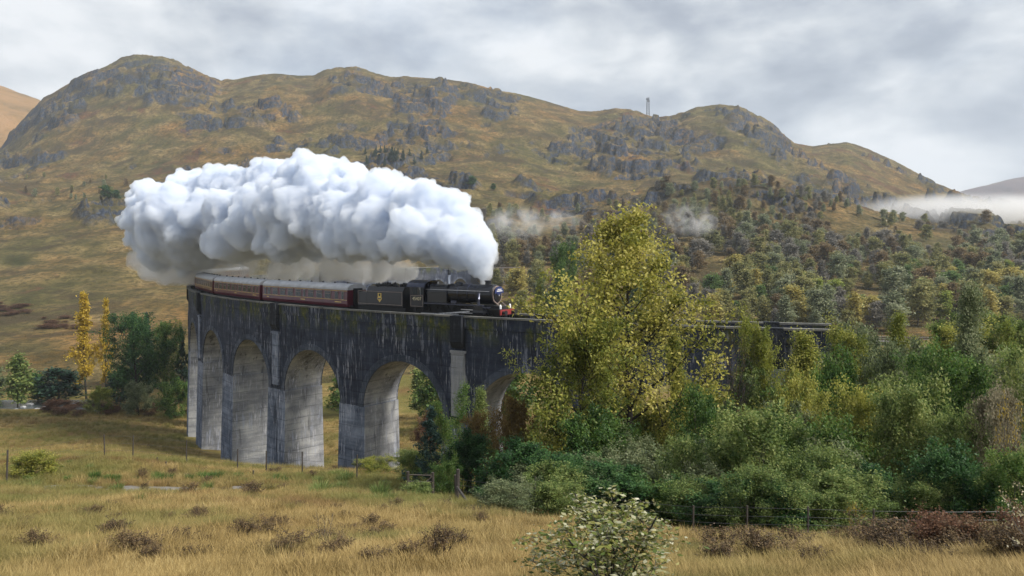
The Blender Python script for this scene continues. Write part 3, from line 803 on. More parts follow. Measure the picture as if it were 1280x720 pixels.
# ------------------------------------------------------------------ foliage
def leaf_mat(name, stops, trans=.48, rough=.55, clumpy=.55):
    """stops: colours from dark to light; every leaf, clump and plant differs"""
    m, t, out = new_mat(name)
    oi = t.nodes.new('ShaderNodeObjectInfo')
    f = math_(t, 'ADD', math_(t, 'MULTIPLY', attr(t, 'leaf'), 1-clumpy), math_(t, 'MULTIPLY', attr(t, 'clump'), clumpy))
    f = math_(t, 'ADD', f, math_(t, 'MULTIPLY', math_(t, 'SUBTRACT', oi.outputs['Random'], .5), .22), None, True)
    c = ramp(t, f, [(.12+.76*i/(len(stops)-1), s) for i, s in enumerate(stops)])
    p = t.nodes.new('ShaderNodeBsdfPrincipled'); t.links.new(c, p.inputs['Base Color']); p.inputs['Roughness'].default_value = rough; p.inputs['Specular IOR Level'].default_value = .3
    tr_ = t.nodes.new('ShaderNodeBsdfTranslucent'); t.links.new(c, tr_.inputs[0])
    mx = t.nodes.new('ShaderNodeMixShader'); mx.inputs[0].default_value = trans
    t.links.new(p.outputs[0], mx.inputs[1]); t.links.new(tr_.outputs[0], mx.inputs[2]); t.links.new(mx.outputs[0], out.inputs[0])
    return m
leaf_mat('leaf_gold', [(.078, .112, .022), (.20, .235, .045), (.35, .355, .070), (.48, .45, .12)])
leaf_mat('leaf_hero', [(.10, .125, .025), (.26, .27, .05), (.43, .40, .08), (.56, .50, .15)], .45)
leaf_mat('leaf_seed', [(.11, .095, .055), (.20, .175, .105), (.31, .275, .18), (.38, .34, .23)])
leaf_mat('leaf_straw', [(.10, .082, .032), (.21, .16, .062), (.33, .25, .10), (.42, .34, .15)], .3)
leaf_mat('leaf_yellow', [(.26, .18, .02), (.46, .33, .04), (.60, .44, .06)])
leaf_mat('leaf_olive', [(.048, .088, .026), (.12, .185, .048), (.215, .28, .080), (.35, .38, .13)])
leaf_mat('leaf_green', [(.030, .070, .018), (.065, .140, .030), (.12, .21, .046), (.21, .27, .07)])
leaf_mat('leaf_deep', [(.018, .052, .018), (.036, .10, .030), (.065, .155, .046), (.12, .21, .065)])
leaf_mat('leaf_sage', [(.065, .090, .045), (.13, .17, .08), (.21, .25, .12), (.32, .34, .19)])
leaf_mat('leaf_brown', [(.075, .050, .018), (.15, .10, .034), (.23, .155, .05), (.27, .19, .07)])
leaf_mat('leaf_lime', [(.09, .12, .02), (.17, .21, .035), (.26, .29, .05), (.33, .33, .07)])
leaf_mat('leaf_pine', [(.010, .030, .020), (.020, .055, .034), (.04, .085, .05)], .1)
leaf_mat('leaf_bluepine', [(.016, .040, .034), (.034, .075, .060), (.06, .115, .09)], .1)
leaf_mat('leaf_bracken', [(.05, .028, .018), (.115, .056, .032), (.19, .095, .055), (.26, .15, .085)])
leaf_mat('leaf_heather', [(.045, .030, .018), (.10, .066, .034), (.17, .11, .055), (.23, .165, .075)], .2)
leaf_mat('leaf_greywood', [(.085, .075, .055), (.14, .125, .09), (.19, .17, .12)])
leaf_mat('leaf_birch', [(.04, .075, .02), (.105, .15, .035), (.20, .225, .055), (.32, .30, .095), (.46, .46, .31)], .35, .3, .2)
leaf_mat('leaf_pale', [(.30, .26, .12), (.5, .45, .25), (.7, .66, .5)], .3, .3, .2)
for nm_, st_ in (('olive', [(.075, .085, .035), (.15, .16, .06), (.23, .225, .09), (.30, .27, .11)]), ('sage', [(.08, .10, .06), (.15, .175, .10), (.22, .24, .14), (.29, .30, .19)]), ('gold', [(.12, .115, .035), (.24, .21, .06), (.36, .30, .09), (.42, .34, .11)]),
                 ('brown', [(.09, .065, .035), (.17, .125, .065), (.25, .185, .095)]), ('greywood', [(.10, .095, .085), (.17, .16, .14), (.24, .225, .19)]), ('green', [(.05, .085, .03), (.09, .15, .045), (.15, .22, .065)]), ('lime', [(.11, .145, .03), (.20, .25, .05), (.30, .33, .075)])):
    leaf_mat('far_'+nm_, [tuple(min(.5, q*1.32) for q in c_) for c_ in st_], .45)  # paler leaf copies: distance haze and lifted crown shade put into the colour
plain('bark_dark', (.028, .024, .02), .9, 0, .5, 6)
plain('bark_grey', (.11, .095, .08), .9, 0, .5, 6)
plain('bark_purple', (.055, .042, .05), .9, 0, .4, 6)

def leaf_cloud(rs, P, size, clump, up=.35, aspect=.55, jit=.35):
    """rhombic leaves at points P"""
    n = len(P)
    nrm = rs.normal(size=(n, 3)); nrm[:, 2] = np.abs(nrm[:, 2])+up; nrm /= np.linalg.norm(nrm, axis=1)[:, None]
    a = np.cross(nrm, rs.normal(size=(n, 3))); a /= np.linalg.norm(a, axis=1)[:, None]
    b = np.cross(nrm, a)
    L = (size*(1+jit*(rs.random(n)*2-1)))[:, None]
    a *= L*.5; b *= L*.5*aspect
    fold = nrm*L*.10
    v = np.stack([P-a, P+b*1.0-a*.1+fold, P+a, P-b-a*.1+fold], 1).reshape(-1, 3)
    f = np.arange(4*n).reshape(-1, 4)
    return v, f, rs.random(n), clump
def crown_mesh(name, v, f, leaf, clump, mat='leaf_green'):
    me = mesh_np(name, v, f)
    for nm, arr in (('leaf', leaf), ('clump', clump)):
        a = me.attributes.new(nm, 'FLOAT', 'FACE'); a.data.foreach_set('value', np.asarray(arr, np.float32))
    me.materials.append(M[mat])
    return me
def grow(seed, H, Rr, prof, u0=.22, nl=22, sub=6, leaves=6000, ls=.16, tr=.12, stems=1, rise=.6, spread=.045, fill=.25, up=.35, twig=.0, leafu=0):
    """returns trunk mesh and crown mesh of a tree standing at the origin"""
    rs = np.random.default_rng(seed)
    mb = MB(); segs = []
    for st_ in range(stems):
        lean = rs.normal(size=2)*(.05 if stems == 1 else .22)
        b0 = rs.normal(size=2)*(0 if stems == 1 else Rr*.12)
        hh = H*(1 if stems == 1 else rs.uniform(.75, 1))
        K = 8; tp = []
        w = np.cumsum(rs.normal(size=(K+1, 2))*.012*H, axis=0)
        for k in range(K+1):
            u = k/K; tp.append(np.array([b0[0]+lean[0]*hh*u+w[k, 0]*u, b0[1]+lean[1]*hh*u+w[k, 1]*u, hh*u*.97-.25*(k == 0)]))
        rad = [max(tr*(1-.9*(k/K))**1.0*(1 if stems == 1 else .7), .006) for k in range(K+1)]
        mb.tube(tp, rad, 6)
        tp = np.array(tp); az = rs.uniform(0, 6.28)
        for q in range(max(3, nl//stems)):
            u = u0+(1-u0)*((q+rs.uniform(.1, .9))/max(3, nl//stems))
            az += 2.4+rs.normal()*.5
            p0 = np.array([np.interp(u*.96, np.linspace(0, 1, K+1), tp[:, c]) for c in range(3)])
            Ln = Rr*prof(u)*rs.uniform(.62, 1.18)
            el = rise*rs.uniform(.5, 1.3)+.5*u
            d = np.array([math.cos(az)*math.cos(el), math.sin(az)*math.cos(el), math.sin(el)])
            pts = [p0]
            for k in range(4):
                dd = d+rs.normal(size=3)*.16+np.array([0, 0, .10*k]); dd /= np.linalg.norm(dd)
                pts.append(pts[-1]+dd*Ln/4)
            r0 = max(tr*.42*(1-.75*u), .008)
            mb.tube(pts, [r0*(1-.8*k/4) for k in range(5)], 4, False)
            pts = np.array(pts)
            segs.append((pts[2], pts[4], .5, rs.random()))
            for s_ in range(sub):
                f = rs.uniform(.25, 1); i = min(int(f*4), 3)
                q0 = pts[i]+(pts[i+1]-pts[i])*(f*4-i)
                dd = rs.normal(size=3)+d*.8+np.array([0, 0, .25]); dd /= np.linalg.norm(dd)
                q1 = q0+dd*Ln*rs.uniform(.22, .48)
                mb.tube([q0, (q0+q1)/2+rs.normal(size=3)*.03*Ln, q1], [r0*.4, r0*.28, r0*.12], 3, False)
                segs.append((q0+(q1-q0)*.15, q1, 1., rs.random()))
    S0 = np.array([s[0] for s in segs]); S1 = np.array([s[1] for s in segs]); wt = np.array([s[2]*(np.linalg.norm(s[1]-s[0])+.15*Rr) for s in segs]); cl = np.array([s[3] for s in segs])
    k = rs.choice(len(segs), leaves, p=wt/wt.sum())
    u = rs.random(leaves)**.75*1.08
    P = S0[k]+(S1[k]-S0[k])*u[:, None]+rs.normal(size=(leaves, 3))*spread*H*(.6+.8*cl[k])[:, None]*np.array([1, 1, .8])
    P[:, 2] = np.maximum(P[:, 2], .06*H*rs.random(leaves))
    tm = bpy.data.meshes.new('trunk'); tm.from_pydata([tuple(map(float, q)) for q in mb.v], [], mb.f); tm.update()
    v, f, lf, c = leaf_cloud(rs, P, ls, cl[k], up)
    return tm, crown_mesh('crown', v, f, lf, c)
sph = lambda u: max(.12, math.sin(math.pi*min(max(u, 0), 1)**.8))**.7
ovoid = lambda u: (1-.82*u) if u > .35 else .55+.45*u/.35*.36
cone = lambda u: max(.06, 1.08-u)
hero_p = lambda u: float(np.interp(u, [.15, .3, .45, .6, .72, .85, 1], [.75, 1, .95, .80, .62, .40, .16]))
def dome_p(u): return float(np.interp(u, [0, .3, .6, .85, 1], [.9, 1, .9, .6, .35]))

PROTO = {}
def proto(nm, *a, bark='bark_dark', **kw):
    tm, cm_ = grow(*a, **kw); tm.materials.append(M[bark]); PROTO[nm] = (tm, cm_, a[1], a[2])
proto('hero', 21, 15, 6.2, hero_p, u0=.16, nl=46, sub=9, leaves=23500, ls=.20, tr=.24, rise=.42, spread=.018)
proto('oak', 5, 9, 4.4, dome_p, u0=.12, nl=30, sub=8, leaves=21000, ls=.18, tr=.16, rise=.5, spread=.026, bark='bark_dark')
for i in range(3): proto('shrub%d' % i, 30+i, 6, 3, dome_p, u0=.06, nl=33, sub=7, leaves=19000, ls=.145, tr=.07, stems=4, rise=.7, spread=.032, bark='bark_grey')
for i in range(2): proto('bush%d' % i, 40+i, 4, 2.6, dome_p, u0=.03, nl=30, sub=7, leaves=15000, ls=.155, tr=.06, stems=3, rise=.35, spread=.04, up=.9)
for i in range(3): proto('birch%d' % i, 50+i, 9, 2.6, ovoid, u0=.14, nl=34, sub=6, leaves=15000, ls=.135, tr=.09, stems=1+i % 2, rise=.75, spread=.028, bark='bark_grey')
proto('bare', 60, 5, 2.8, dome_p, u0=.08, nl=40, sub=10, leaves=260, ls=.10, tr=.06, stems=5, rise=.8, spread=.03, bark='bark_purple')
proto('poplar', 61, 20, 3.0, lambda u: float(np.interp(u, [0, .3, .6, 1], [.75, 1, .8, .25])), u0=.10, nl=34, sub=6, leaves=5200, ls=.46, tr=.22, rise=1.1, spread=.016, bark='bark_dark')
for i in range(5): proto('wood%d' % i, 70+i, 10, 3.4, [dome_p, ovoid, sph, dome_p, ovoid][i], u0=.12, nl=20, sub=6, leaves=3400, ls=.52, tr=.13, stems=1, rise=.6, spread=.045, bark='bark_grey')
for i in range(2): proto('conifer%d' % i, 80+i, 10, 2.4, cone, u0=.06, nl=46, sub=5, leaves=3200, ls=.42, tr=.14, rise=.05, spread=.012, up=.1)
proto('pine_sapling', 83, 5.5, 1.5, cone, u0=.08, nl=40, sub=6, leaves=5200, ls=.13, tr=.06, rise=.3, spread=.016, up=.1)
proto('heather', 90, .55, .55, dome_p, u0=.02, nl=30, sub=6, leaves=2600, ls=.035, tr=.012, stems=6, rise=.8, spread=.05)
proto('bracken', 94, 1.0, .8, dome_p, u0=.02, nl=34, sub=8, leaves=4200, ls=.05, tr=.012, stems=6, rise=.55, spread=.05)
proto('sapling', 95, 1.75, .78, lambda u: float(np.interp(u, [0, .3, .6, .8, 1], [.8, 1, .8, .4, .2])), u0=.05, nl=44, sub=7, leaves=5200, ls=.045, tr=.014, stems=6, rise=.9, spread=.024, up=.1, bark='bark_dark')
proto('twig', 96, 1.5, .55, dome_p, u0=.15, nl=18, sub=5, leaves=420, ls=.034, tr=.011, stems=3, rise=.7, spread=.02, up=.1, bark='bark_grey')

def blades(nm, seed, n, h, R0):
    rs = np.random.default_rng(seed); a = rs.uniform(0, 6.28, n); r = R0*.35*rs.random(n)**.5; hh = h*rs.uniform(.45, 1.05, n)
    b = np.stack([r*np.cos(a), r*np.sin(a), np.full(n, -.03)], -1); dr = np.stack([np.cos(a), np.sin(a), 0*a], -1)
    w = np.stack([-np.sin(a+rs.normal(size=n)), np.cos(a), 0*a], -1)*.011*h/.8
    ln_ = dr*(R0*rs.uniform(.1, .75, n))[:, None]; z = np.stack([0*a, 0*a, hh], -1)
    m1 = b+ln_*.35+z*.6; tip = b+ln_+z
    v = np.stack([b-w, b+w, m1+w*.8, m1-w*.8, m1-w*.8, m1+w*.8, tip+w*.15, tip-w*.15], 1).reshape(-1, 3)
    cm_ = crown_mesh('blades', v, np.arange(8*n).reshape(-1, 4), np.repeat(rs.random(n), 2), np.repeat(rs.random(n), 2))
    st_ = MB().tube([(0, 0, -.05), (0, 0, h*.5)], [.02, .008], 5)
    tm = bpy.data.meshes.new('stem'); tm.from_pydata(st_.v, [], st_.f); tm.materials.append(M['bark_grey'])
    PROTO[nm] = (tm, cm_, h, R0)
blades('rush', 93, 420, .8, .5)
trnd = random.Random(11)
def plant(kind, name, px, d, top=None, H=None, wpx=None, Rw=None, mat='leaf_green', label='', cat='tree', group=None, rz=None, xy=None, bark=None):
    """stands at depth d under column px; height from the row its top reaches, width from its width in columns"""
    tm, cm_, H0, R0 = PROTO[kind]
    x, y = xy if xy else ((px-CX)/F*d, d)
    g = gz(x, y)
    if H is None: H = (HY-top)/F*d-g
    H = max(H, .1)
    Rv = Rw if Rw else (wpx/2/F*d if wpx else R0*H/H0)
    o = empty(name, (x, y, g-.05), trnd.uniform(0, 6.28) if rz is None else rz, label, cat, group)
    o.scale = (Rv/R0, Rv/R0, H/H0)
    a = link('trunk', tm, None, o); b = link('crown', cm_, None, o)
    b.material_slots[0].link = 'OBJECT'; b.material_slots[0].material = M[mat]
    if bark: a.material_slots[0].link = 'OBJECT'; a.material_slots[0].material = M[bark]
    return o

# ---- the tall tree before the viaduct and its neighbours
plant('hero', 'oak_tree', 792, 40, top=260, wpx=290, mat='leaf_hero', label='tall golden green tree rising above the viaduct parapet', rz=.6)
plant('oak', 'oak_tree', 716, 38, top=418, wpx=180, mat='leaf_gold', label='low spreading yellow olive tree leaning before the viaduct, left of the tallest tree'.replace(', left of', ' beside'), rz=2)
T = [ # kind, name, px, depth, top row, width px, material, label
 ('birch0', 'birch_tree', 1213, 40, 352, 100, 'leaf_sage', 'feathery grey green birch, tallest of the thicket beyond the fence'),
 ('birch1', 'birch_tree', 1262, 44, 392, 70, 'leaf_lime', 'bright lime green birch beside the feathery grey green birch'),
 ('birch2', 'birch_tree', 1126, 46, 388, 78, 'leaf_lime', 'yellow green birch rising over the thicket past the viaduct end'),
 ('shrub0', 'shrub', 1070, 46, 412, 80, 'leaf_gold', 'golden olive shrub hiding the foot of the viaduct end'),
 ('shrub0', 'birch_tree', 950, 50, 402, 66, 'leaf_lime', 'slim yellow green sapling standing before the parapet'),
 ('birch2', 'birch_tree', 1000, 44, 410, 120, 'leaf_gold', 'yellow birch crowding up to the viaduct parapet end'),
 ('bare', 'bare_shrub', 918, 46, 425, 80, 'leaf_brown', 'leafless purple grey shrub tangled below the parapet'),
 ('bush1', 'shrub', 1036, 40, 452, 90, 'leaf_green', 'mid green bush between yellow shrubs under the viaduct end'),
 ('shrub1', 'shrub', 1104, 40, 428, 86, 'leaf_sage', 'grey green rounded shrub among the yellow birches'),
 ('shrub2', 'shrub', 1070, 33, 486, 100, 'leaf_gold', 'yellow speckled shrub in the middle of the thicket'),
 ('shrub0', 'shrub', 990, 36, 474, 90, 'leaf_gold', 'pale golden shrub below the yellow birch'),
 ('shrub1', 'shrub', 1134, 30, 480, 130, 'leaf_olive', 'large olive shrub in the thicket below the tallest birch'),
 ('shrub2', 'shrub', 1238, 27, 492, 84, 'leaf_seed', 'pale brown seeding shrub at the edge of the thicket'),
 ('twig', 'sapling_tree', 1258, 25, 470, 40, 'leaf_yellow', 'thin sapling with bright yellow leaves behind the pale brown shrub'),
 ('shrub0', 'shrub', 930, 27, 508, 170, 'leaf_olive', 'broad soft olive willow in front of the bare shrub'),
 ('shrub1', 'shrub', 862, 27, 548, 110, 'leaf_olive', 'olive willow at the foot of the tallest golden tree'),
 ('shrub2', 'shrub', 1014, 26, 560, 120, 'leaf_olive', 'dull olive shrub before the pale golden shrub'),
 ('bush0', 'shrub', 1090, 24, 588, 120, 'leaf_deep', 'dark green bush just behind the wire fence'),
 ('bush1', 'shrub', 1180, 22, 566, 120, 'leaf_deep', 'deep green bush behind the red bracken mounds'),
 ('shrub0', 'shrub', 1262, 21, 560, 110, 'leaf_green', 'dark green shrub behind the pale twigs'),
 ('bush0', 'shrub', 900, 23, 606, 110, 'leaf_deep', 'deep green low bush under the broad olive willow'),
 ('bush1', 'shrub', 980, 22, 618, 120, 'leaf_green', 'fresh green low bush by the fence under the dull olive shrub'),
 ('bush0', 'shrub', 640, 31, 560, 110, 'leaf_deep', 'glossy dark green bush right of the fence strainer post'.replace('right of', 'beside')),
 ('bush1', 'shrub', 705, 29, 570, 120, 'leaf_deep', 'dark green bush under the low spreading tree'),
 ('bush0', 'shrub', 775, 26, 586, 130, 'leaf_deep', 'dark green bush behind the pale leaved sapling'),
 ('bush1', 'shrub', 840, 25, 604, 90, 'leaf_green', 'mid green bush between the sapling and the olive willow'),
 ('shrub1', 'shrub', 648, 42, 498, 76, 'leaf_brown', 'rust brown shrub before the half hidden arch'),
 ('shrub2', 'shrub', 606, 46, 520, 70, 'leaf_brown', 'brownish shrub behind the wooden strainer post'),
 ('birch1', 'birch_tree', 565, 52, 470, 64, 'leaf_green', 'slim dark green tree before the pale pilaster'),
 ('birch2', 'birch_tree', 600, 56, 482, 60, 'leaf_olive', 'slim olive tree in front of the pale pilaster pier'),
 ('bush0', 'shrub', 580, 42, 548, 80, 'leaf_deep', 'dark bush below the slim dark green tree'),
 ('shrub0', 'shrub', 520, 52, 560, 70, 'leaf_olive', 'olive shrub behind the wooden gate'),
 ('shrub2', 'shrub', 470, 62, 574, 60, 'leaf_gold', 'low yellowish shrub at the foot of the wide arch'),
 ('bush1', 'shrub', 518, 34.5, 606, 60, 'leaf_olive', 'low scrub growing through the gate'),
 ('shrub1', 'shrub', 556, 38, 576, 50, 'leaf_green', 'green scrub between the gate and the strainer post'),
 ('pine_sapling', 'pine_tree', 536, 44, 500, 62, 'leaf_bluepine', 'blue green young pine beside the wooden gate'),
 ('bush0', 'shrub', 750, 34, 520, 120, 'leaf_green', 'green bush at the trunk of the tallest golden tree'),
 ('shrub1', 'shrub', 880, 36, 490, 100, 'leaf_green', 'green shrub beside the trunk of the tallest golden tree'),
 ('birch0', 'birch_tree', 848, 42, 410, 70, 'leaf_gold', 'golden birch pressed against the tallest golden tree'),
 ('shrub2', 'shrub', 1190, 34, 440, 120, 'leaf_green', 'green shrub around the foot of the feathery grey birch'),
 ('shrub0', 'shrub', 1270, 34, 446, 100, 'leaf_sage', 'grey green shrub under the bright lime birch'),
 ('bush1', 'shrub', 1040, 30, 530, 110, 'leaf_green', 'leafy green bush under the yellow speckled shrub'),
 ('bush0', 'shrub', 960, 32, 520, 90, 'leaf_green', 'green bush between the pale golden shrub and the broad willow'),
 ('shrub1', 'shrub', 1200, 28, 520, 110, 'leaf_olive', 'olive shrub beside the pale brown seeding shrub'),
 ('shrub2', 'shrub', 1340, 30, 430, 150, 'leaf_olive', 'tall olive shrub past the pale twigs at the thicket end'),
 ('bush1', 'shrub', 1340, 22, 540, 140, 'leaf_deep', 'dark bush past the pale twigs at the thicket end'),
 ('shrub0', 'shrub', 1140, 22, 600, 100, 'leaf_olive', 'low olive shrub between two deep green bushes by the fence'),
 ('shrub1', 'shrub', 1040, 21, 610, 110, 'leaf_olive', 'low olive shrub behind the wire fence post'),
 # valley floor on the left, beyond the viaduct
 ('poplar', 'poplar_tree', 108, 190, 360, 36, 'leaf_yellow', 'tall bright yellow poplar standing by the burn'),
 ('poplar', 'poplar_tree', 133, 192, 368, 22, 'leaf_yellow', 'slimmer yellow poplar beside the tall one'),
 ('oak', 'alder_tree', 172, 176, 402, 98, 'leaf_deep', 'broad deep green tree beside the yellow poplars'),
 ('oak', 'alder_tree', 205, 186, 410, 60, 'leaf_green', 'green tree between the broad deep green tree and the viaduct'),
 ('conifer0', 'pine_tree', 166, 205, 386, 26, 'leaf_pine', 'dark pine top behind the broad deep green tree'),
 ('conifer1', 'pine_tree', 188, 205, 386, 24, 'leaf_pine', 'second dark pine top behind the broad deep green tree'),
 ('conifer0', 'pine_tree', 226, 196, 404, 24, 'leaf_pine', 'dark pine close against the viaduct edge'),
 ('bush0', 'shrub', 214, 160, 478, 48, 'leaf_green', 'rounded green bush at the foot of the viaduct'),
 ('bush1', 'shrub', 175, 164, 480, 46, 'leaf_sage', 'grey green bush under the broad deep green tree'),
 ('bush0', 'shrub', 122, 166, 487, 40, 'leaf_lime', 'small light green bush under the yellow poplars'),
 ('wood1', 'willow_tree', 22, 178, 444, 54, 'leaf_olive', 'olive willow by the burn'),
 ('wood3', 'shrub', 75, 184, 462, 66, 'leaf_pine', 'dark green scrub between the olive willow and the yellow poplars'),
 ('wood2', 'shrub', -8, 186, 458, 50, 'leaf_sage', 'grey scrub beyond the olive willow'),
 ('wood4', 'shrub', 48, 186, 466, 40, 'leaf_deep', 'deep green scrub behind the olive willow'),
 ('bush1', 'shrub', 70, 168, 500, 34, 'leaf_bracken', 'small red brown bush on the bank of the burn'),
 ('wood3', 'shrub', 150, 182, 468, 50, 'leaf_pine', 'dark scrub under the broad deep green tree'),
 ('bush0', 'shrub', -30, 160, 488, 60, 'leaf_olive', 'olive scrub on the near bank of the burn'),
 # seen through the arches
 ('wood0', 'alder_tree', 425, 170, 470, 40, 'leaf_green', 'green bush seen through the narrow arch'),
 ('wood2', 'alder_tree', 447, 176, 476, 40, 'leaf_olive', 'olive bush seen behind the pier'),
 ('wood3', 'alder_tree', 548, 140, 450, 60, 'leaf_green', 'leafy green tree seen through the wide arch'),
 ('wood1', 'alder_tree', 570, 150, 440, 50, 'leaf_olive', 'olive tree seen through the wide arch'),
 ('wood4', 'alder_tree', 525, 160, 462, 46, 'leaf_olive', 'paler olive tree deep behind the wide arch'),
 ('bush1', 'shrub', 535, 118, 516, 50, 'leaf_bracken', 'red brown bracken bank seen through the wide arch'),
 ('wood0', 'alder_tree', 640, 130, 460, 70, 'leaf_green', 'green tree behind the half hidden arch'),
 # just past the engine, inside the curve
 ('oak', 'ash_tree', 700, 190, 318, 62, 'leaf_green', 'round headed green tree rising beyond the parapet'),
 ('wood1', 'birch_tree', 674, 188, 352, 26, 'leaf_lime', 'small pale yellow green tree left of the round headed one'.replace('left of', 'beside')),
 ('conifer1', 'spruce_tree', 766, 330, 283, 18, 'leaf_pine', 'single dark spruce pointing up among the far birches'),
]
for k, nm, px, d, top, w, mat, lb in T:
    plant(k, nm, px, d, top=top, wpx=w, mat=mat, label=lb, cat='shrub' if 'shrub' in nm else 'tree')

# ---- the rest of the thicket: shrubs that only their place tells apart
ENV = [(590, 560), (640, 540), (700, 470), (760, 470), (860, 470), (900, 476), (950, 436), (1000, 416), (1060, 406), (1120, 388), (1180, 386), (1240, 380), (1300, 390), (1360, 400)]
fl = {'leaf_olive': 'olive shrub packed into the thicket beyond the wire fence', 'leaf_green': 'green shrub packed into the thicket beyond the wire fence', 'leaf_deep': 'dark green shrub packed into the thicket beyond the wire fence',
      'leaf_sage': 'grey green shrub packed into the thicket beyond the wire fence', 'leaf_gold': 'golden shrub packed into the thicket beyond the wire fence'}
fr_ = np.random.default_rng(17)
for k in range(76):
    d = 21+34*fr_.random()**1.1; px = fr_.uniform(860, 1340) if k < 46 else fr_.uniform(600, 860) if k < 64 else fr_.uniform(1340, 1640)
    e = np.interp(px, *zip(*ENV)); low = 590 if px > 860 else 600
    top = e+(low-e)*np.clip((50-d)/27, 0, 1)+fr_.uniform(-4, 22)
    mt = (['leaf_olive', 'leaf_gold', 'leaf_sage', 'leaf_olive', 'leaf_green', 'leaf_gold'] if d > 34 else ['leaf_olive', 'leaf_green', 'leaf_deep', 'leaf_sage', 'leaf_olive'])[k % (6 if d > 34 else 5)]
    g = on(px, d).z
    if (HY-top)/F*d-g < 1: continue
    plant(['shrub0', 'shrub1', 'shrub2', 'bush0', 'bush1'][fr_.integers(5)], 'shrub', px, d, top=top, wpx=fr_.uniform(70, 120)*min(1.2, 34/d+.25), mat=mt, label=fl[mt], cat='shrub', group='shrubs of the thicket beyond the fence')

# ---- woodland across the valley: every tree its own object
wl = {'far_olive': 'olive birch in the wood across the valley', 'far_sage': 'grey green birch in the wood across the valley', 'far_gold': 'golden birch in the wood across the valley',
      'far_brown': 'brown leaved birch in the wood across the valley', 'far_greywood': 'nearly bare grey birch in the wood across the valley', 'far_green': 'green tree in the wood across the valley', 'far_lime': 'bright lime green tree in the wood across the valley'}
wr = np.random.default_rng(5); placed = []
mats_w = ['far_olive']*6+['far_sage']*5+['far_gold']*3+['far_brown']*2+['far_greywood']*5+['far_green']*2+['far_lime']
tries = 0; cell = {}
while len(placed) < 860 and tries < 60000:
    tries += 1
    d = math.sqrt(wr.uniform(212**2, 560**2)); px = wr.uniform(600, 1330); x = (px-CX)/F*d
    g = gz(x, d); row = HY-g/d*F
    patch = float(fbm(np.array([x/38]), np.array([d/38]), oct=3)[0])
    dens = 1.0 if d < 390 else .6 if d < 430 else .07
    if px < 640: dens = .5 if d > 320 else 0
    elif px < 800: dens = .95 if 322 < d < 410 else .10
    elif px < 890: dens = .9 if 310 < d < 520 else .15
    if 830 < px < 1040 and 420 < d: dens = max(dens, .55 if d < 545 else .05)
    dens *= min(1, max(.0, .62+3.2*patch))
    if wr.random() > dens: continue
    near_ = [q for a in (-1, 0, 1) for b in (-1, 0, 1) for q in cell.get((int(x//7)+a, int(d//7)+b), ())]
    if any((x-a)**2+(d-b)**2 < 28 for a, b in near_): continue
    if abs(math.hypot(x-C2[0], d-C2[1])-RB) < 8 and x < 5 and d > 193: continue
    cell.setdefault((int(x//7), int(d//7)), []).append((x, d))
    mt = mats_w[wr.integers(len(mats_w))]
    h = wr.uniform(5.5, 13.5) if mt != 'far_greywood' else wr.uniform(6, 9.5)
    if d > 440: h *= .75
    placed.append((x, d, mt, h, h*wr.uniform(.36, .52), int(wr.integers(5))))
placed.sort(key=lambda q: q[1]-6*(q[2] in ('far_lime', 'far_gold')))
for x, d, mt, h, rw, k in placed[:290]:
    plant('wood%d' % k, 'birch_tree', 0, 0, xy=(x, d), H=h, Rw=rw, mat=mt, label=wl[mt], group='birches in the wood across the valley')
def scatter(name, coll, P, S, Rz, Idx, label, cat):
    """one uncountable mass: instances of the objects of a collection at points"""
    gm = bpy.data.meshes.new(name); gm.vertices.add(len(P)); gm.vertices.foreach_set('co', np.asarray(P, np.float32).ravel())
    for nm, arr in (('sx', S[0]), ('sz', S[1]), ('rz', Rz)):
        a = gm.attributes.new(nm, 'FLOAT', 'POINT'); a.data.foreach_set('value', np.asarray(arr, np.float32))
    a = gm.attributes.new('ix', 'INT', 'POINT'); a.data.foreach_set('value', np.asarray(Idx, np.int32))
    o = tag(link(name, gm), label, cat, kind='stuff')
    ng = bpy.data.node_groups.new(name, 'GeometryNodeTree')
    ng.interface.new_socket('Geometry', in_out='INPUT', socket_type='NodeSocketGeometry'); ng.interface.new_socket('Geometry', in_out='OUTPUT', socket_type='NodeSocketGeometry')
    N_ = ng.nodes.new; L_ = ng.links.new
    gi, go_, ci, iop = N_('NodeGroupInput'), N_('NodeGroupOutput'), N_('GeometryNodeCollectionInfo'), N_('GeometryNodeInstanceOnPoints')
    ci.inputs['Collection'].default_value = coll; ci.inputs['Separate Children'].default_value = True; iop.inputs['Pick Instance'].default_value = True
    def na(nm, ty='FLOAT'):
        q = N_('GeometryNodeInputNamedAttribute'); q.data_type = ty; q.inputs[0].default_value = nm; return q.outputs[0]
    c1, c2, er = N_('ShaderNodeCombineXYZ'), N_('ShaderNodeCombineXYZ'), N_('FunctionNodeEulerToRotation')
    L_(na('rz'), c1.inputs[2]); L_(c1.outputs[0], er.inputs[0]); L_(er.outputs[0], iop.inputs['Rotation'])
    sx = na('sx'); L_(sx, c2.inputs[0]); L_(sx, c2.inputs[1]); L_(na('sz'), c2.inputs[2]); L_(c2.outputs[0], iop.inputs['Scale'])
    L_(na('ix', 'INT'), iop.inputs['Instance Index']); L_(gi.outputs[0], iop.inputs['Points']); L_(ci.outputs[0], iop.inputs['Instance']); L_(iop.outputs[0], go_.inputs[0])
    o.modifiers.new('scatter', 'NODES').node_group = ng
    return o
fc = bpy.data.collections.new('far_wood_trees'); fk = []
for k in range(5):
    for mt in ('far_olive', 'far_sage', 'far_greywood', 'far_brown'):
        me = PROTO['wood%d' % k][1].copy(); me.materials.clear(); me.materials.append(M[mt])
        fc.objects.link(bpy.data.objects.new('wood_%02d' % len(fk), me)); fk.append((k, mt))
rest = placed[290:]
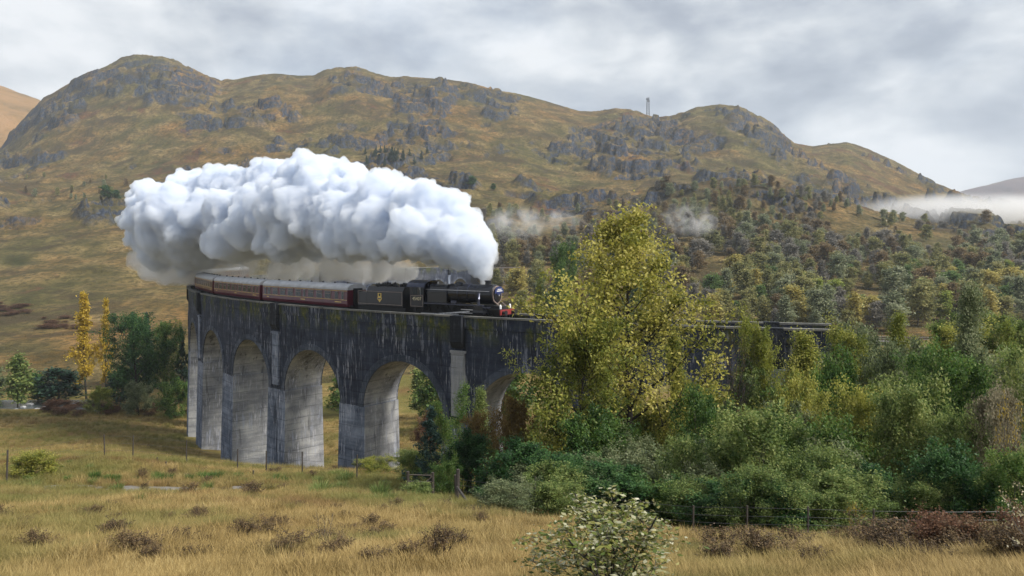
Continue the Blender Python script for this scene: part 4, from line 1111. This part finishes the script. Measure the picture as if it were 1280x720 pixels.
scatter('far_woodland', fc, [(q[0], q[1], gz(q[0], q[1])-.1) for q in rest], ([q[4]/3.4 for q in rest], [q[3]/10 for q in rest]), wr.uniform(0, 6.28, len(rest)), wr.integers(0, len(fk), len(rest)),
        'far birch wood reading as one mass on the lower hill', 'woodland')
# ---- scattered trees and scrub on the open hill
hr = np.random.default_rng(8)
for k in range(26):
    px, row = hr.uniform(455, 535), hr.uniform(190, 208)
    p = at(px, row, 300)
    plant('conifer%d' % (k % 2), 'conifer_tree', px, p.y, H=hr.uniform(7, 12), mat='leaf_pine', label='dark conifer in the small plantation below the crag', group='conifers of the plantation below the crag')
for px, row, h, lb in ((590, 234, 9, 'lone dark green bush on the open hill above the steam'), (616, 238, 6, 'smaller green bush beside the lone dark bush on the hill'), (134, 250, 11, 'dark thorn tree on the hill above the steam end'), (146, 251, 8, 'green thorn tree beside the dark thorn on the hill')):
    p = at(px, row, 300)
    plant('wood2', 'thorn_tree', px, p.y, H=h, Rw=h*.55, mat='leaf_deep', label=lb)
for k in range(34):
    px, row = (hr.uniform(30, 165), hr.uniform(222, 252)) if k < 18 else (hr.uniform(820, 1000), hr.uniform(236, 262))
    p = at(px, row, 300)
    plant('wood%d' % hr.integers(5), 'hill_birch', px, p.y, H=hr.uniform(4, 8), mat=['far_sage', 'far_olive', 'far_brown'][k % 3],
          label=('small scrubby birch on the lower hill near the steam end' if k < 18 else 'small birch on the dark rocky knoll above the wood'), group='scrub on the lower hill' if k < 18 else 'birches on the rocky knoll')

# ---- heather, rushes and bracken in the foreground
vr = np.random.default_rng(21)
def clumps(n, kind, name, px0, px1, r0, r1, hlo, hhi, mat, label, group, cat, wide=1.3):
    for _ in range(n):
        p = at(vr.uniform(px0, px1), vr.uniform(r0, r1))
        h = vr.uniform(hlo, hhi)
        plant(kind, name, 0, 0, xy=(p.x, p.y), H=h, Rw=h*wide*vr.uniform(.7, 1.2), mat=mat, label=label, cat=cat, group=group)
clumps(80, 'heather', 'heather_clump', -20, 600, 638, 718, .14, .34, 'leaf_heather', 'dark brown heather clump in the straw coloured foreground grass', 'heather clumps in the foreground', 'heather', 1.35)
clumps(16, 'heather', 'heather_clump', 150, 440, 585, 628, .3, .6, 'leaf_heather', 'dark heather clump on the slope below the fence posts', 'heather clumps by the fence', 'heather')
clumps(34, 'rush', 'rush_clump', -10, 360, 598, 606, .35, .7, 'leaf_green', 'green rush clump along the gravel path', 'rushes along the path', 'rushes', .9)
clumps(26, 'rush', 'rush_clump', 380, 560, 596, 632, .35, .75, 'leaf_olive', 'olive rush clump on the damp ground below the wide arch', 'rushes below the wide arch', 'rushes', .9)
clumps(26, 'bracken', 'bracken_clump', 40, 235, 511, 522, .8, 1.5, 'leaf_bracken', 'red brown bracken patch on the far edge of the field', 'bracken along the field edge', 'bracken', 1.6)
clumps(26, 'bracken', 'bracken_clump', 1125, 1300, 668, 700, .3, .6, 'leaf_bracken', 'red brown dead bracken mound before the thicket', 'bracken mounds before the thicket', 'bracken', 1.0)
clumps(34, 'heather', 'heather_clump', 880, 1290, 680, 718, .2, .42, 'leaf_heather', 'brown heather clump before the wire fence and thicket', 'heather before the thicket', 'heather')
clumps(34, 'bracken', 'bracken_clump', -20, 34, 380, 396, .6, 1.4, 'leaf_bracken', 'dark red bracken bank on the open hill past the burn', 'bracken banks past the burn', 'bracken', 2.5)
clumps(30, 'bracken', 'bracken_clump', 52, 112, 398, 412, .6, 1.3, 'leaf_bracken', 'dark red bracken bank on the hill behind the yellow poplars', 'bracken banks behind the poplars', 'bracken', 2.2)
clumps(70, 'rush', 'grass_tussock', -20, 1000, 636, 716, .18, .36, 'leaf_straw', 'tall straw coloured grass tussock in the foreground field', 'grass tussocks in the foreground', 'tussock', .9)
clumps(30, 'rush', 'grass_tussock', -20, 500, 560, 640, .3, .55, 'leaf_olive', 'green grass tussock on the slope below the piers', 'green tussocks below the piers', 'tussock', .9)
plant('heather', 'heather_bush', 0, 0, xy=tuple(at(546, 714))[:2], H=.42, Rw=.30, mat='leaf_heather', label='upright dark heather bush alone in the straw coloured grass', cat='heather')
plant('twig', 'dead_sapling', 0, 0, xy=tuple(at(404, 694))[:2], H=.75, Rw=.22, mat='leaf_brown', label='thin leafless sapling standing in the foreground grass', cat='sapling')
plant('bush1', 'shrub', 0, 0, xy=tuple(at(45, 598))[:2], H=1.7, Rw=1.5, mat='leaf_gold', label='low yellowish willow bush in the left field'.replace('in the left field', 'near the wire fence posts'), cat='shrub')
plant('sapling', 'birch_sapling', 762, 6.3, H=(HY-612)/F*6.3-gz((762-CX)/F*6.3, 6.3), Rw=.98, mat='leaf_birch', label='young birch with pale glossy leaves close before the fence', cat='sapling')
plant('twig', 'willow_twigs', 1284, 8.0, H=(HY-585)/F*8.0-gz((1284-CX)/F*8, 8.0), Rw=.42, mat='leaf_pale', label='thin twigs with pale cream leaves beside the bracken mounds', cat='sapling')
plant('twig', 'willow_twigs', 1072, 15, H=1.15, Rw=.3, mat='leaf_yellow', label='small sapling with few yellow leaves beside the bracken stump', cat='sapling')

# ---- grass: uncountable, one object
def tuft(name, seed, n, h, spread_, mat):
    rs = np.random.default_rng(seed); v = []; f = []
    for k in range(n):
        a = rs.uniform(0, 6.28); r = spread_*rs.random()**.5
        b = np.array([r*math.cos(a), r*math.sin(a), -.03]); hh = h*rs.uniform(.45, 1.1)
        ln_ = np.array([math.cos(a), math.sin(a), 0])*hh*rs.uniform(.15, .75)
        w = np.array([-math.sin(a+rs.normal()*.6), math.cos(a), 0])*rs.uniform(.0035, .007)*(h/.45)
        m1 = b+ln_*.35+np.array([0, 0, hh*.6]); tip = b+ln_+np.array([0, 0, hh*rs.uniform(.75, 1)])
        i = len(v); v += [b-w, b+w, m1+w*.8, m1-w*.8, tip]; f += [(i, i+1, i+2, i+3), (i+3, i+2, i+4)]
    me = bpy.data.meshes.new(name); me.from_pydata([tuple(map(float, q)) for q in v], [], f); me.update()
    me.materials.append(M[mat])
    return bpy.data.objects.new(name, me)
m, t, out = new_mat('grass')
p = pos(t)
n1 = noise(t, p, .07, 5, .6, .3); n2 = noise(t, p, .55, 6, .65); n0 = noise(t, mapping(t, p, (1, 1, 1), (31, 77, 0)), .10, 4, .6)
oi = t.nodes.new('ShaderNodeObjectInfo')
c = ramp(t, math_(t, 'ADD', math_(t, 'MULTIPLY', n2, .6), math_(t, 'MULTIPLY', oi.outputs['Random'], .4)), [(.22, (.13, .095, .034)), (.42, (.28, .20, .075)), (.60, (.41, .30, .12)), (.80, (.50, .40, .19))])
c = mix(t, ramp(t, n1, [(.42, 0), (.56, .8)]), c, (.17, .18, .05))
c = mix(t, ramp(t, noise(t, mapping(t, p, (1, 1, 1), (5, 61, 0)), .28, 4, .6), [(.52, 0), (.62, .7)]), c, (.15, .155, .045))
c = mix(t, ramp(t, n0, [(.55, 0), (.68, .65)]), c, (.21, .105, .05))
pb = t.nodes.new('ShaderNodeBsdfPrincipled'); t.links.new(c, pb.inputs['Base Color']); pb.inputs['Roughness'].default_value = .6; pb.inputs['Specular IOR Level'].default_value = .2
tb_ = t.nodes.new('ShaderNodeBsdfTranslucent'); t.links.new(c, tb_.inputs[0]); mx = t.nodes.new('ShaderNodeMixShader'); mx.inputs[0].default_value = .3
t.links.new(pb.outputs[0], mx.inputs[1]); t.links.new(tb_.outputs[0], mx.inputs[2]); t.links.new(mx.outputs[0], out.inputs[0])
tufts = [tuft('grass_tuft', s_, 26, .42, .17, 'grass') for s_ in (1, 2, 3)]
tc_ = bpy.data.collections.new('grass_tufts')
for o in tufts: tc_.objects.link(o)
gr = np.random.default_rng(3)
N = 95000
d = np.exp(gr.uniform(math.log(5.0), math.log(62), N)); px = gr.uniform(-90, 1370, N); x = (px-CX)/F*d
k = ~((px > 640) & (d > 30)); d2 = np.exp(gr.uniform(math.log(55), math.log(170), 16000)); px2 = gr.uniform(-60, 640, 16000); x2 = (px2-CX)/F*d2
GXs = np.concatenate([x[k], x2]); GYs = np.concatenate([d[k], d2])
lump = fbm(GXs/1.6, GYs/1.6, oct=3)
sc = gr.uniform(.55, 1.1, len(GXs))*(1+.6*lump)*np.interp(GYs, [5, 10, 30, 60, 170], [.55, .8, 1.15, 1.5, 2.3])
gpx = CX+F*GXs/GYs; gz_ = ground_z(GXs, GYs); grow_ = HY-gz_/GYs*F
onpath = ((gpx > 60) & (gpx < 345) & (np.abs(GYs-(40.5+1.1*np.sin(gpx*.021))) < .95+.5*np.sin(gpx*.13)))
sc = np.where((gpx > 50) & (gpx < 350) & (GYs > 33) & (GYs < 39), sc*.38, sc)
keep = ~onpath & (np.array([abs(math.hypot(a-C1[0], b-C1[1])-RA) for a, b in zip(GXs, GYs)]) > 3.6)
GXs, GYs, gz_, sc = GXs[keep], GYs[keep], gz_[keep], sc[keep]
scatter('grass', tc_, np.stack([GXs, GYs, gz_], -1), (sc, sc), gr.uniform(0, 6.28, len(GXs)), gr.integers(0, 3, len(GXs)), 'straw and olive tussock grass over the foreground slope', 'grass')

# ------------------------------------------------------------------ path, water, stones
plain('gravel', (.17, .16, .145), .95, 0, .35, 2.5)
def drape(name, pts, half, mat, lift=.05):
    mb = MB(); n = len(pts)
    for i, (px, d) in enumerate(pts):
        x = (px-CX)/F*d; w_ = half*(.55+.45*math.sin(math.pi*i/(n-1)))*(1+.25*math.sin(i*1.7))
        for k in range(5):
            y = d-w_+2*w_*k/4; xx = (px-CX)/F*d
            mb.v.append((xx, y, gz(xx, y)+lift*(0.2 if k in (0, 4) else 1)))
    for i in range(n-1):
        for k in range(4): mb.f.append([5*i+k, 5*i+5+k, 5*i+6+k, 5*i+1+k]); mb.mi.append(0)
    return tag(mb.build(name, mat), kind='structure')
drape('path', [(40+6*k, 40.5+1.1*math.sin((40+6*k)*.021)) for k in range(51)], 1.5, 'gravel', .07)
drape('footpath', [(366+5*k, 25.5-.12*k) for k in range(12)], .55, 'gravel', .10)
m, t, out = new_mat('water')
principled(t, out, (.10, .12, .13), .12, 0, noise(t, pos(t), 1.5, 5, .6), .8, .3, .9)
wz = gz((60-CX)/F*178, 178)+.75
mb = MB().add([((px-CX)/F*y, y, wz) for px in range(-160, 140, 15) for y in (170, 186)], [(2*i, 2*i+2, 2*i+3, 2*i+1) for i in range(19)])
tag(mb.build('river', 'water'), kind='structure')
plain('stone', (.42, .43, .45), .9, 0, .3, 3)
def stone(px, row, r_, label):
    p = at(px, row); rs = np.random.default_rng(int(px)); bm = bmesh.new(); bmesh.ops.create_icosphere(bm, subdivisions=2, radius=r_)
    for v_ in bm.verts:
        v_.co *= 1+.22*float(fbm(np.array([v_.co.x/r_+px]), np.array([v_.co.y/r_]), np.array([v_.co.z/r_]), oct=3)[0]); v_.co.z *= .7
    me = bpy.data.meshes.new('boulder'); bm.to_mesh(me); bm.free()
    o = link('boulder', me, 'stone'); o.location = (p.x, p.y, p.z+r_*.25); tag(o, label, 'rock')
stone(107, 634, .17, 'pale grey boulder lying in the foreground grass')
stone(126, 640, .10, 'small flat pale stone beside the grey boulder')
for k in range(9):
    p = (20+k*9, 174+(k % 3)*3)
    x = (p[0]-CX)/F*p[1]
    bm = bmesh.new(); bmesh.ops.create_icosphere(bm, subdivisions=1, radius=.5+.12*(k % 4)); me = bpy.data.meshes.new('river_stone'); bm.to_mesh(me); bm.free()
    o = link('river_stone', me, 'stone'); o.location = (x, p[1], wz+.1); o.scale = (1.3, 1, .6); tag(o, 'pale stone in the shallow burn', 'rock', 'stones in the burn')

# ------------------------------------------------------------------ fences and gate
plain('post_wood', (.05, .042, .036), .9, 0, .4, 5)
plain('wire', (.12, .12, .125), .5, .8)
def fence(label, spots, h, rpost, wires, brace=None, r_w=.006):
    pts = [at(*s_) if not isinstance(s_, Vector) else s_ for s_ in spots]
    root = empty('wire_fence', pts[0], 0, label, 'fence')
    hs = h if isinstance(h, (list, tuple)) else [h]*len(pts)
    fr = random.Random(2)
    for p, hh in zip(pts, hs):
        MB().tube([p-Vector((0, 0, .3)), p+Vector((fr.uniform(-.05, .05), fr.uniform(-.05, .05), hh))], [rpost, rpost*.92], 7).build('post', 'post_wood', root, offset=pts[0])
    for wv in wires:
        q = [p+Vector((0, 0, hh*wv)) for p, hh in zip(pts, hs)]
        MB().tube(q, r_w, 4).build('wire', 'wire', root, offset=pts[0])
    if brace:
        a, b = brace; MB().tube([a, b], rpost*.75, 6).build('brace', 'post_wood', root, offset=pts[0])
    return root
fence('row of thin dark fence posts on the slope before the piers', [(8, 605), (131, 574), (166, 574), (233, 580), (297, 590), (333, 594), (378, 596), (446, 600)], [2.0, 2.1, 2.1, 2.1, 1.9, 1.9, 1.9, 1.8], .055, (.35, .65, .95))
for px, row in ((196, 580), (207, 586), (316, 598)):
    p = at(px, row); o = MB().tube([p-Vector((0, 0, .3)), p+Vector((.05, 0, .55))], [.07, .06], 7).build('post_stub', 'post_wood'); tag(o, 'short broken post stub on the slope among heather', 'post', 'broken post stubs')
b0 = at(571, 634)
fence('run of weathered strainer posts with a slanting brace', [b0+Vector((-.10*k, 1.5*k, gz(b0.x-.1*k, b0.y+1.5*k)-b0.z)) if k else b0 for k in range(6)], [1.38, 1.25, 1.2, 1.2, 1.2, 1.3], .075, (.3, .6, .9),
      (b0+Vector((.02, -.05, .75)), at(597, 647)))
fence('low wire fence on slim posts along the thicket edge', [b0, on(618, 25.5), on(668, 23), on(730, 21.5), on(800, 20.5), on(866, 19.5), on(934, 19), on(1010, 18.5), on(1090, 18.2), on(1180, 18), on(1300, 18)], [1.1, 1.0, 1.3, 1.0, 1.0, 1.0, 1.1, 1.0, 1.0, 1.0, 1.0], .026, (.2, .38, .56, .75, .95), r_w=.004)
g0 = on(510, 36); g1 = on(541, 36.6)
gate = empty('field_gate', g0, 0, 'dark wooden five bar gate standing in the scrub beside the young pine', 'gate')
for p in (g0, g1): MB().tube([p-Vector((0, 0, .3)), p+Vector((0, 0, 1.55))], .075, 7).build('gate_post', 'post_wood', gate, offset=g0)
for hh in (.25, .5, .78, 1.08, 1.4):
    MB().tube([g0+Vector((0, 0, hh)), g1+Vector((0, 0, hh))], .035, 5).build('bar', 'post_wood', gate, offset=g0)
MB().tube([g0+Vector((0, -.04, .25)), g1+Vector((0, -.04, 1.4))], .03, 5).build('gate_brace', 'post_wood', gate, offset=g0)

# ------------------------------------------------------------------ mast on the ridge
plain('galvanised', (.20, .21, .23), .5, .6)
mp = Vector(((810-CX)/F*1195, 1195, gz((810-CX)/F*1195, 1195)))
mast = empty('lattice_mast', mp, 0, 'grey lattice mast standing on the skyline ridge', 'mast')
mh = (HY-122)/F*1195-mp.z; w0, w1 = 2.3, 1.6
cor = [(-1, -1), (1, -1), (1, 1), (-1, 1)]
for cx2, cy2 in cor: MB().tube([(cx2*w0, cy2*w0, -2), (cx2*w1, cy2*w1, mh)], .28, 4).build('leg', 'galvanised', mast)
br = MB(); Kb = 8
for k in range(Kb):
    for i in range(4):
        za, zb2 = mh*k/Kb, mh*(k+1)/Kb; wa, wb = w0+(w1-w0)*k/Kb, w0+(w1-w0)*(k+1)/Kb
        c0, c1 = cor[i], cor[(i+1) % 4]
        br.tube([(c0[0]*wa, c0[1]*wa, za), (c1[0]*wb, c1[1]*wb, zb2)], .16, 4).tube([(c0[0]*wb, c0[1]*wb, zb2), (c1[0]*wb, c1[1]*wb, zb2)], .14, 4)
br.build('lattice', 'galvanised', mast)
for z, s_ in ((mh*.8, 1), (mh*.93, -1)): MB().box(-2.6, 2.6, -2.2*s_-.3, -2.2*s_+.3, z-1.2, z+1.2).build('antenna_panel', 'galvanised', mast, bevel=.1)

# ------------------------------------------------------------------ steam
def union_mesh(name, spheres, voxel, rough=0.0):
    bm = bmesh.new(); bmesh.ops.create_icosphere(bm, subdivisions=2, radius=1); bm.verts.ensure_lookup_table()
    iv = np.array([v_.co[:] for v_ in bm.verts]); fi = np.array([[q.index for q in f_.verts] for f_ in bm.faces]); bm.free()
    V = np.concatenate([iv*r_+np.array(c_) for c_, r_ in spheres]); Fc = np.concatenate([fi+len(iv)*i for i in range(len(spheres))])
    tmp = link(name, mesh_np(name, V, Fc)); md = tmp.modifiers.new('r', 'REMESH'); md.mode = 'VOXEL'; md.voxel_size = voxel
    me = bpy.data.meshes.new_from_object(tmp.evaluated_get(bpy.context.evaluated_depsgraph_get()))
    old = tmp.data; bpy.data.objects.remove(tmp); bpy.data.meshes.remove(old)
    if rough:
        n = len(me.vertices); co = np.empty(n*3, np.float32); me.vertices.foreach_get('co', co); co = co.reshape(-1, 3)
        no = np.empty(n*3, np.float32); me.vertex_normals.foreach_get('vector', no); no = no.reshape(-1, 3)
        x_, y_, z_ = (co[:, i].astype(float) for i in range(3))
        bil = 0; a_ = 1; s_ = .55
        for q in range(4):
            bil = bil+a_*(np.abs(gnoise(x_*s_+9*q, y_*s_, z_*s_))*2-.45); a_ *= .55; s_ *= 2.05
        co = co+no*(bil*rough)[:, None]
        me.vertices.foreach_set('co', co.astype(np.float32).ravel()); me.update()
    me.name = name
    return me
TOP = [(158, 285), (166, 240), (180, 226), (205, 216), (240, 218), (270, 214), (300, 206), (328, 204), (346, 213), (368, 204), (395, 197), (420, 200), (438, 212), (455, 219), (480, 214), (500, 224), (525, 226), (545, 234), (565, 250), (580, 262), (595, 276), (606, 296), (614, 318), (612, 340)]
BOT = [(158, 320), (175, 338), (220, 338), (300, 336), (380, 334), (440, 336), (500, 338), (540, 340), (580, 344), (600, 346), (614, 346)]
DPT = [(150, 150), (200, 142), (300, 127), (400, 110), (500, 94), (560, 86), (607, 81.5), (620, 81)]
sr = np.random.default_rng(14); SP = []
def pt(px, row, d): return np.array([(px-CX)/F*d, d, (HY-row)/F*d])
px = 224.0
while px < 590:
    tp_, bt, d = np.interp(px, *zip(*TOP)), np.interp(px, *zip(*BOT)), np.interp(px, *zip(*DPT))
    hp = (bt-tp_)/2; r_ = hp*d/F
    dy = sr.uniform(-.15, .35)*r_
    c_ = pt(px, tp_+hp*1.06, d+dy); c_ = c_+np.array([0, sr.uniform(-.25, .25)*r_, sr.uniform(-.12, .06)*r_]); big_ = sr.uniform(.70, .95); SP.append((c_, r_*big_))
    for q in range(34):           # cauliflower heads over the big masses
        v_ = sr.normal(size=3); v_ /= np.linalg.norm(v_)
        if v_[2] < -.55: continue
        r2 = r_*sr.uniform(.20, .50)
        c2 = c_+v_*(r_*1.0-r2*.62); SP.append((c2, r2))
        for q2 in range(4):
            w_ = sr.normal(size=3)+v_*1.4; w_ /= np.linalg.norm(w_); r3 = r2*sr.uniform(.25, .5)
            SP.append((c2+w_*(r2*.95-r3*.3), r3))
    px += max(9, hp*.42)
for px, row, r_ in ((186, 252, 24), (184, 292, 27), (200, 318, 24), (232, 322, 22), (196, 272, 30)):
    d = np.interp(px, *zip(*DPT)); SP.append((pt(px, row, d), r_*d/F))
    for q in range(16):
        v_ = sr.normal(size=3); v_ /= np.linalg.norm(v_); SP.append((pt(px, row, d)+v_*r_*d/F*.85, r_*d/F*sr.uniform(.22, .42)))
for i in range(10):               # neck above the chimney
    f = i/9; d = 81.2
    SP.append((pt(607-12*f+sr.normal()*1.0, 354-44*f, d), .45+2.1*f))
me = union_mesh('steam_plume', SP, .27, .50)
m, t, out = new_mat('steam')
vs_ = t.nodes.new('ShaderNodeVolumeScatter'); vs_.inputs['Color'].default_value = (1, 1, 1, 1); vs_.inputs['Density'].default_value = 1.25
va_ = t.nodes.new('ShaderNodeVolumeAbsorption'); va_.inputs['Color'].default_value = (0, .42, 1, 1); va_.inputs['Density'].default_value = .115  # absorbs red: blue skylight shade of white steam put into the colour
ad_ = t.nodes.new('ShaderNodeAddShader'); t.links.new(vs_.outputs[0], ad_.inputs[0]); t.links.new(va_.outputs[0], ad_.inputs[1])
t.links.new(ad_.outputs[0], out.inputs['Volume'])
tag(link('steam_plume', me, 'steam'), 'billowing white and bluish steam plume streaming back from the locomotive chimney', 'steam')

def wisp_mat(name, dens, scale, lo, hi, step=1.0, off=(0, 0, 0)):
    m, t, out = new_mat(name)
    tcn = t.nodes.new('ShaderNodeTexCoord')
    n_ = noise(t, mapping(t, pos(t), (1, 1, 1), off), scale, 5, .6, .3)
    dn = math_(t, 'MULTIPLY', ramp(t, n_, [(lo, 0), (hi, 1)]), dens)
    v_ = t.nodes.new('ShaderNodeVolumeScatter'); v_.inputs['Color'].default_value = (1, 1, 1, 1); t.links.new(dn, v_.inputs['Density'])
    t.links.new(v_.outputs[0], out.inputs['Volume'])
    m.cycles.volume_step_rate = step
    return m, t, n_, v_
wisp_mat('thin_steam', .42, .19, .39, .60, .35)
WS = []
for px in np.arange(190, 520, 11):
    d = np.interp(px, *zip(*DPT))+4; b_ = np.interp(px, *zip(*BOT))
    for q in range(2):
        row = b_+sr.uniform(-6, 26)-(0 if px < 260 else 4); r_ = sr.uniform(13, 22)*d/F*(1.25 if px < 260 else 1)
        WS.append((pt(px+sr.normal()*5, min(row, 352-r_/d*F*.7), d+sr.uniform(-1, 5)), r_))
for px in np.arange(440, 548, 9): WS.append((pt(px, 345-(px-440)*.02, np.interp(px, *zip(*DPT))+3.4), .9+.5*sr.random()))
for px, row in [(168+sr.uniform(0, 60), sr.uniform(250, 344)) for q in range(16)]: WS.append((pt(px, row, 146+sr.uniform(-5, 5)), sr.uniform(12, 20)*146/F))
me = union_mesh('thin_steam', WS, .6, .5)
tag(link('steam_drift', me, 'thin_steam'), 'thin ragged steam drifting below the plume behind the carriages', 'steam')

def wisp_ellipsoid(name, px, row, d, w, h, dp, mat, label, kind=None, cat='mist'):
    bm = bmesh.new(); bmesh.ops.create_icosphere(bm, subdivisions=4, radius=1)
    me = bpy.data.meshes.new(name); bm.to_mesh(me); bm.free()
    o = link(name, me, mat); o.location = pt(px, row, d); o.scale = (w/F*d/2, dp, h/F*d/2)
    return tag(o, label, cat, kind=kind)
def soft_mat(name, dens, scale, stretch=(1, 1, 1), step=.5, off=(0, 0, 0), lo=.35, hi=.65):
    m, t, out = new_mat(name)
    tcn = t.nodes.new('ShaderNodeTexCoord')
    ln = t.nodes.new('ShaderNodeVectorMath'); ln.operation = 'LENGTH'; t.links.new(tcn.outputs['Object'], ln.inputs[0])
    fall = ramp(t, ln.outputs['Value'], [(.25, 1), (.98, 0)], 'EASE')
    n_ = noise(t, mapping(t, pos(t), stretch, off), scale, 4, .6, .3)
    dn = math_(t, 'MULTIPLY', math_(t, 'MULTIPLY', ramp(t, n_, [(lo, .0), (hi, 1)]), fall), dens)
    v_ = t.nodes.new('ShaderNodeVolumeScatter'); v_.inputs['Color'].default_value = (1, 1, 1, 1); t.links.new(dn, v_.inputs['Density'])
    t.links.new(v_.outputs[0], out.inputs['Volume']); m.cycles.volume_step_rate = step
soft_mat('mist', .075, .02, (1, 1, 2.2), .5, lo=.22, hi=.6)
soft_mat('puff', .10, .11, (1, 1, 1.2), .35, lo=.44, hi=.66)
wisp_ellipsoid('mist_bank', 1228, 264, 600, 400, 54, 40, 'mist', 'low white mist bank hanging across the hill foot before the purple hill')
wisp_ellipsoid('steam_wisp', 646, 280, 330, 110, 56, 10, 'puff', 'faint steam wisp hanging just past the plume', cat='steam')
wisp_ellipsoid('steam_wisp', 700, 276, 350, 80, 36, 9, 'puff', 'fainter torn steam wisp over the far birches', cat='steam')
wisp_ellipsoid('steam_wisp', 868, 275, 370, 100, 52, 10, 'puff', 'small steam wisp caught among trees of the rocky knoll', cat='steam')

# ------------------------------------------------------------------ haze
m, t, out = new_mat('haze')
pv = t.nodes.new('ShaderNodeVolumePrincipled'); pv.inputs['Color'].default_value = (.80, .89, 1, 1); pv.inputs['Density'].default_value = .00013; pv.inputs['Anisotropy'].default_value = .1
t.links.new(pv.outputs[0], out.inputs['Volume'])
o = MB().box(-9500, 9500, -230, 5400, -140, 620).build('haze', 'haze'); tag(o, kind='stuff')
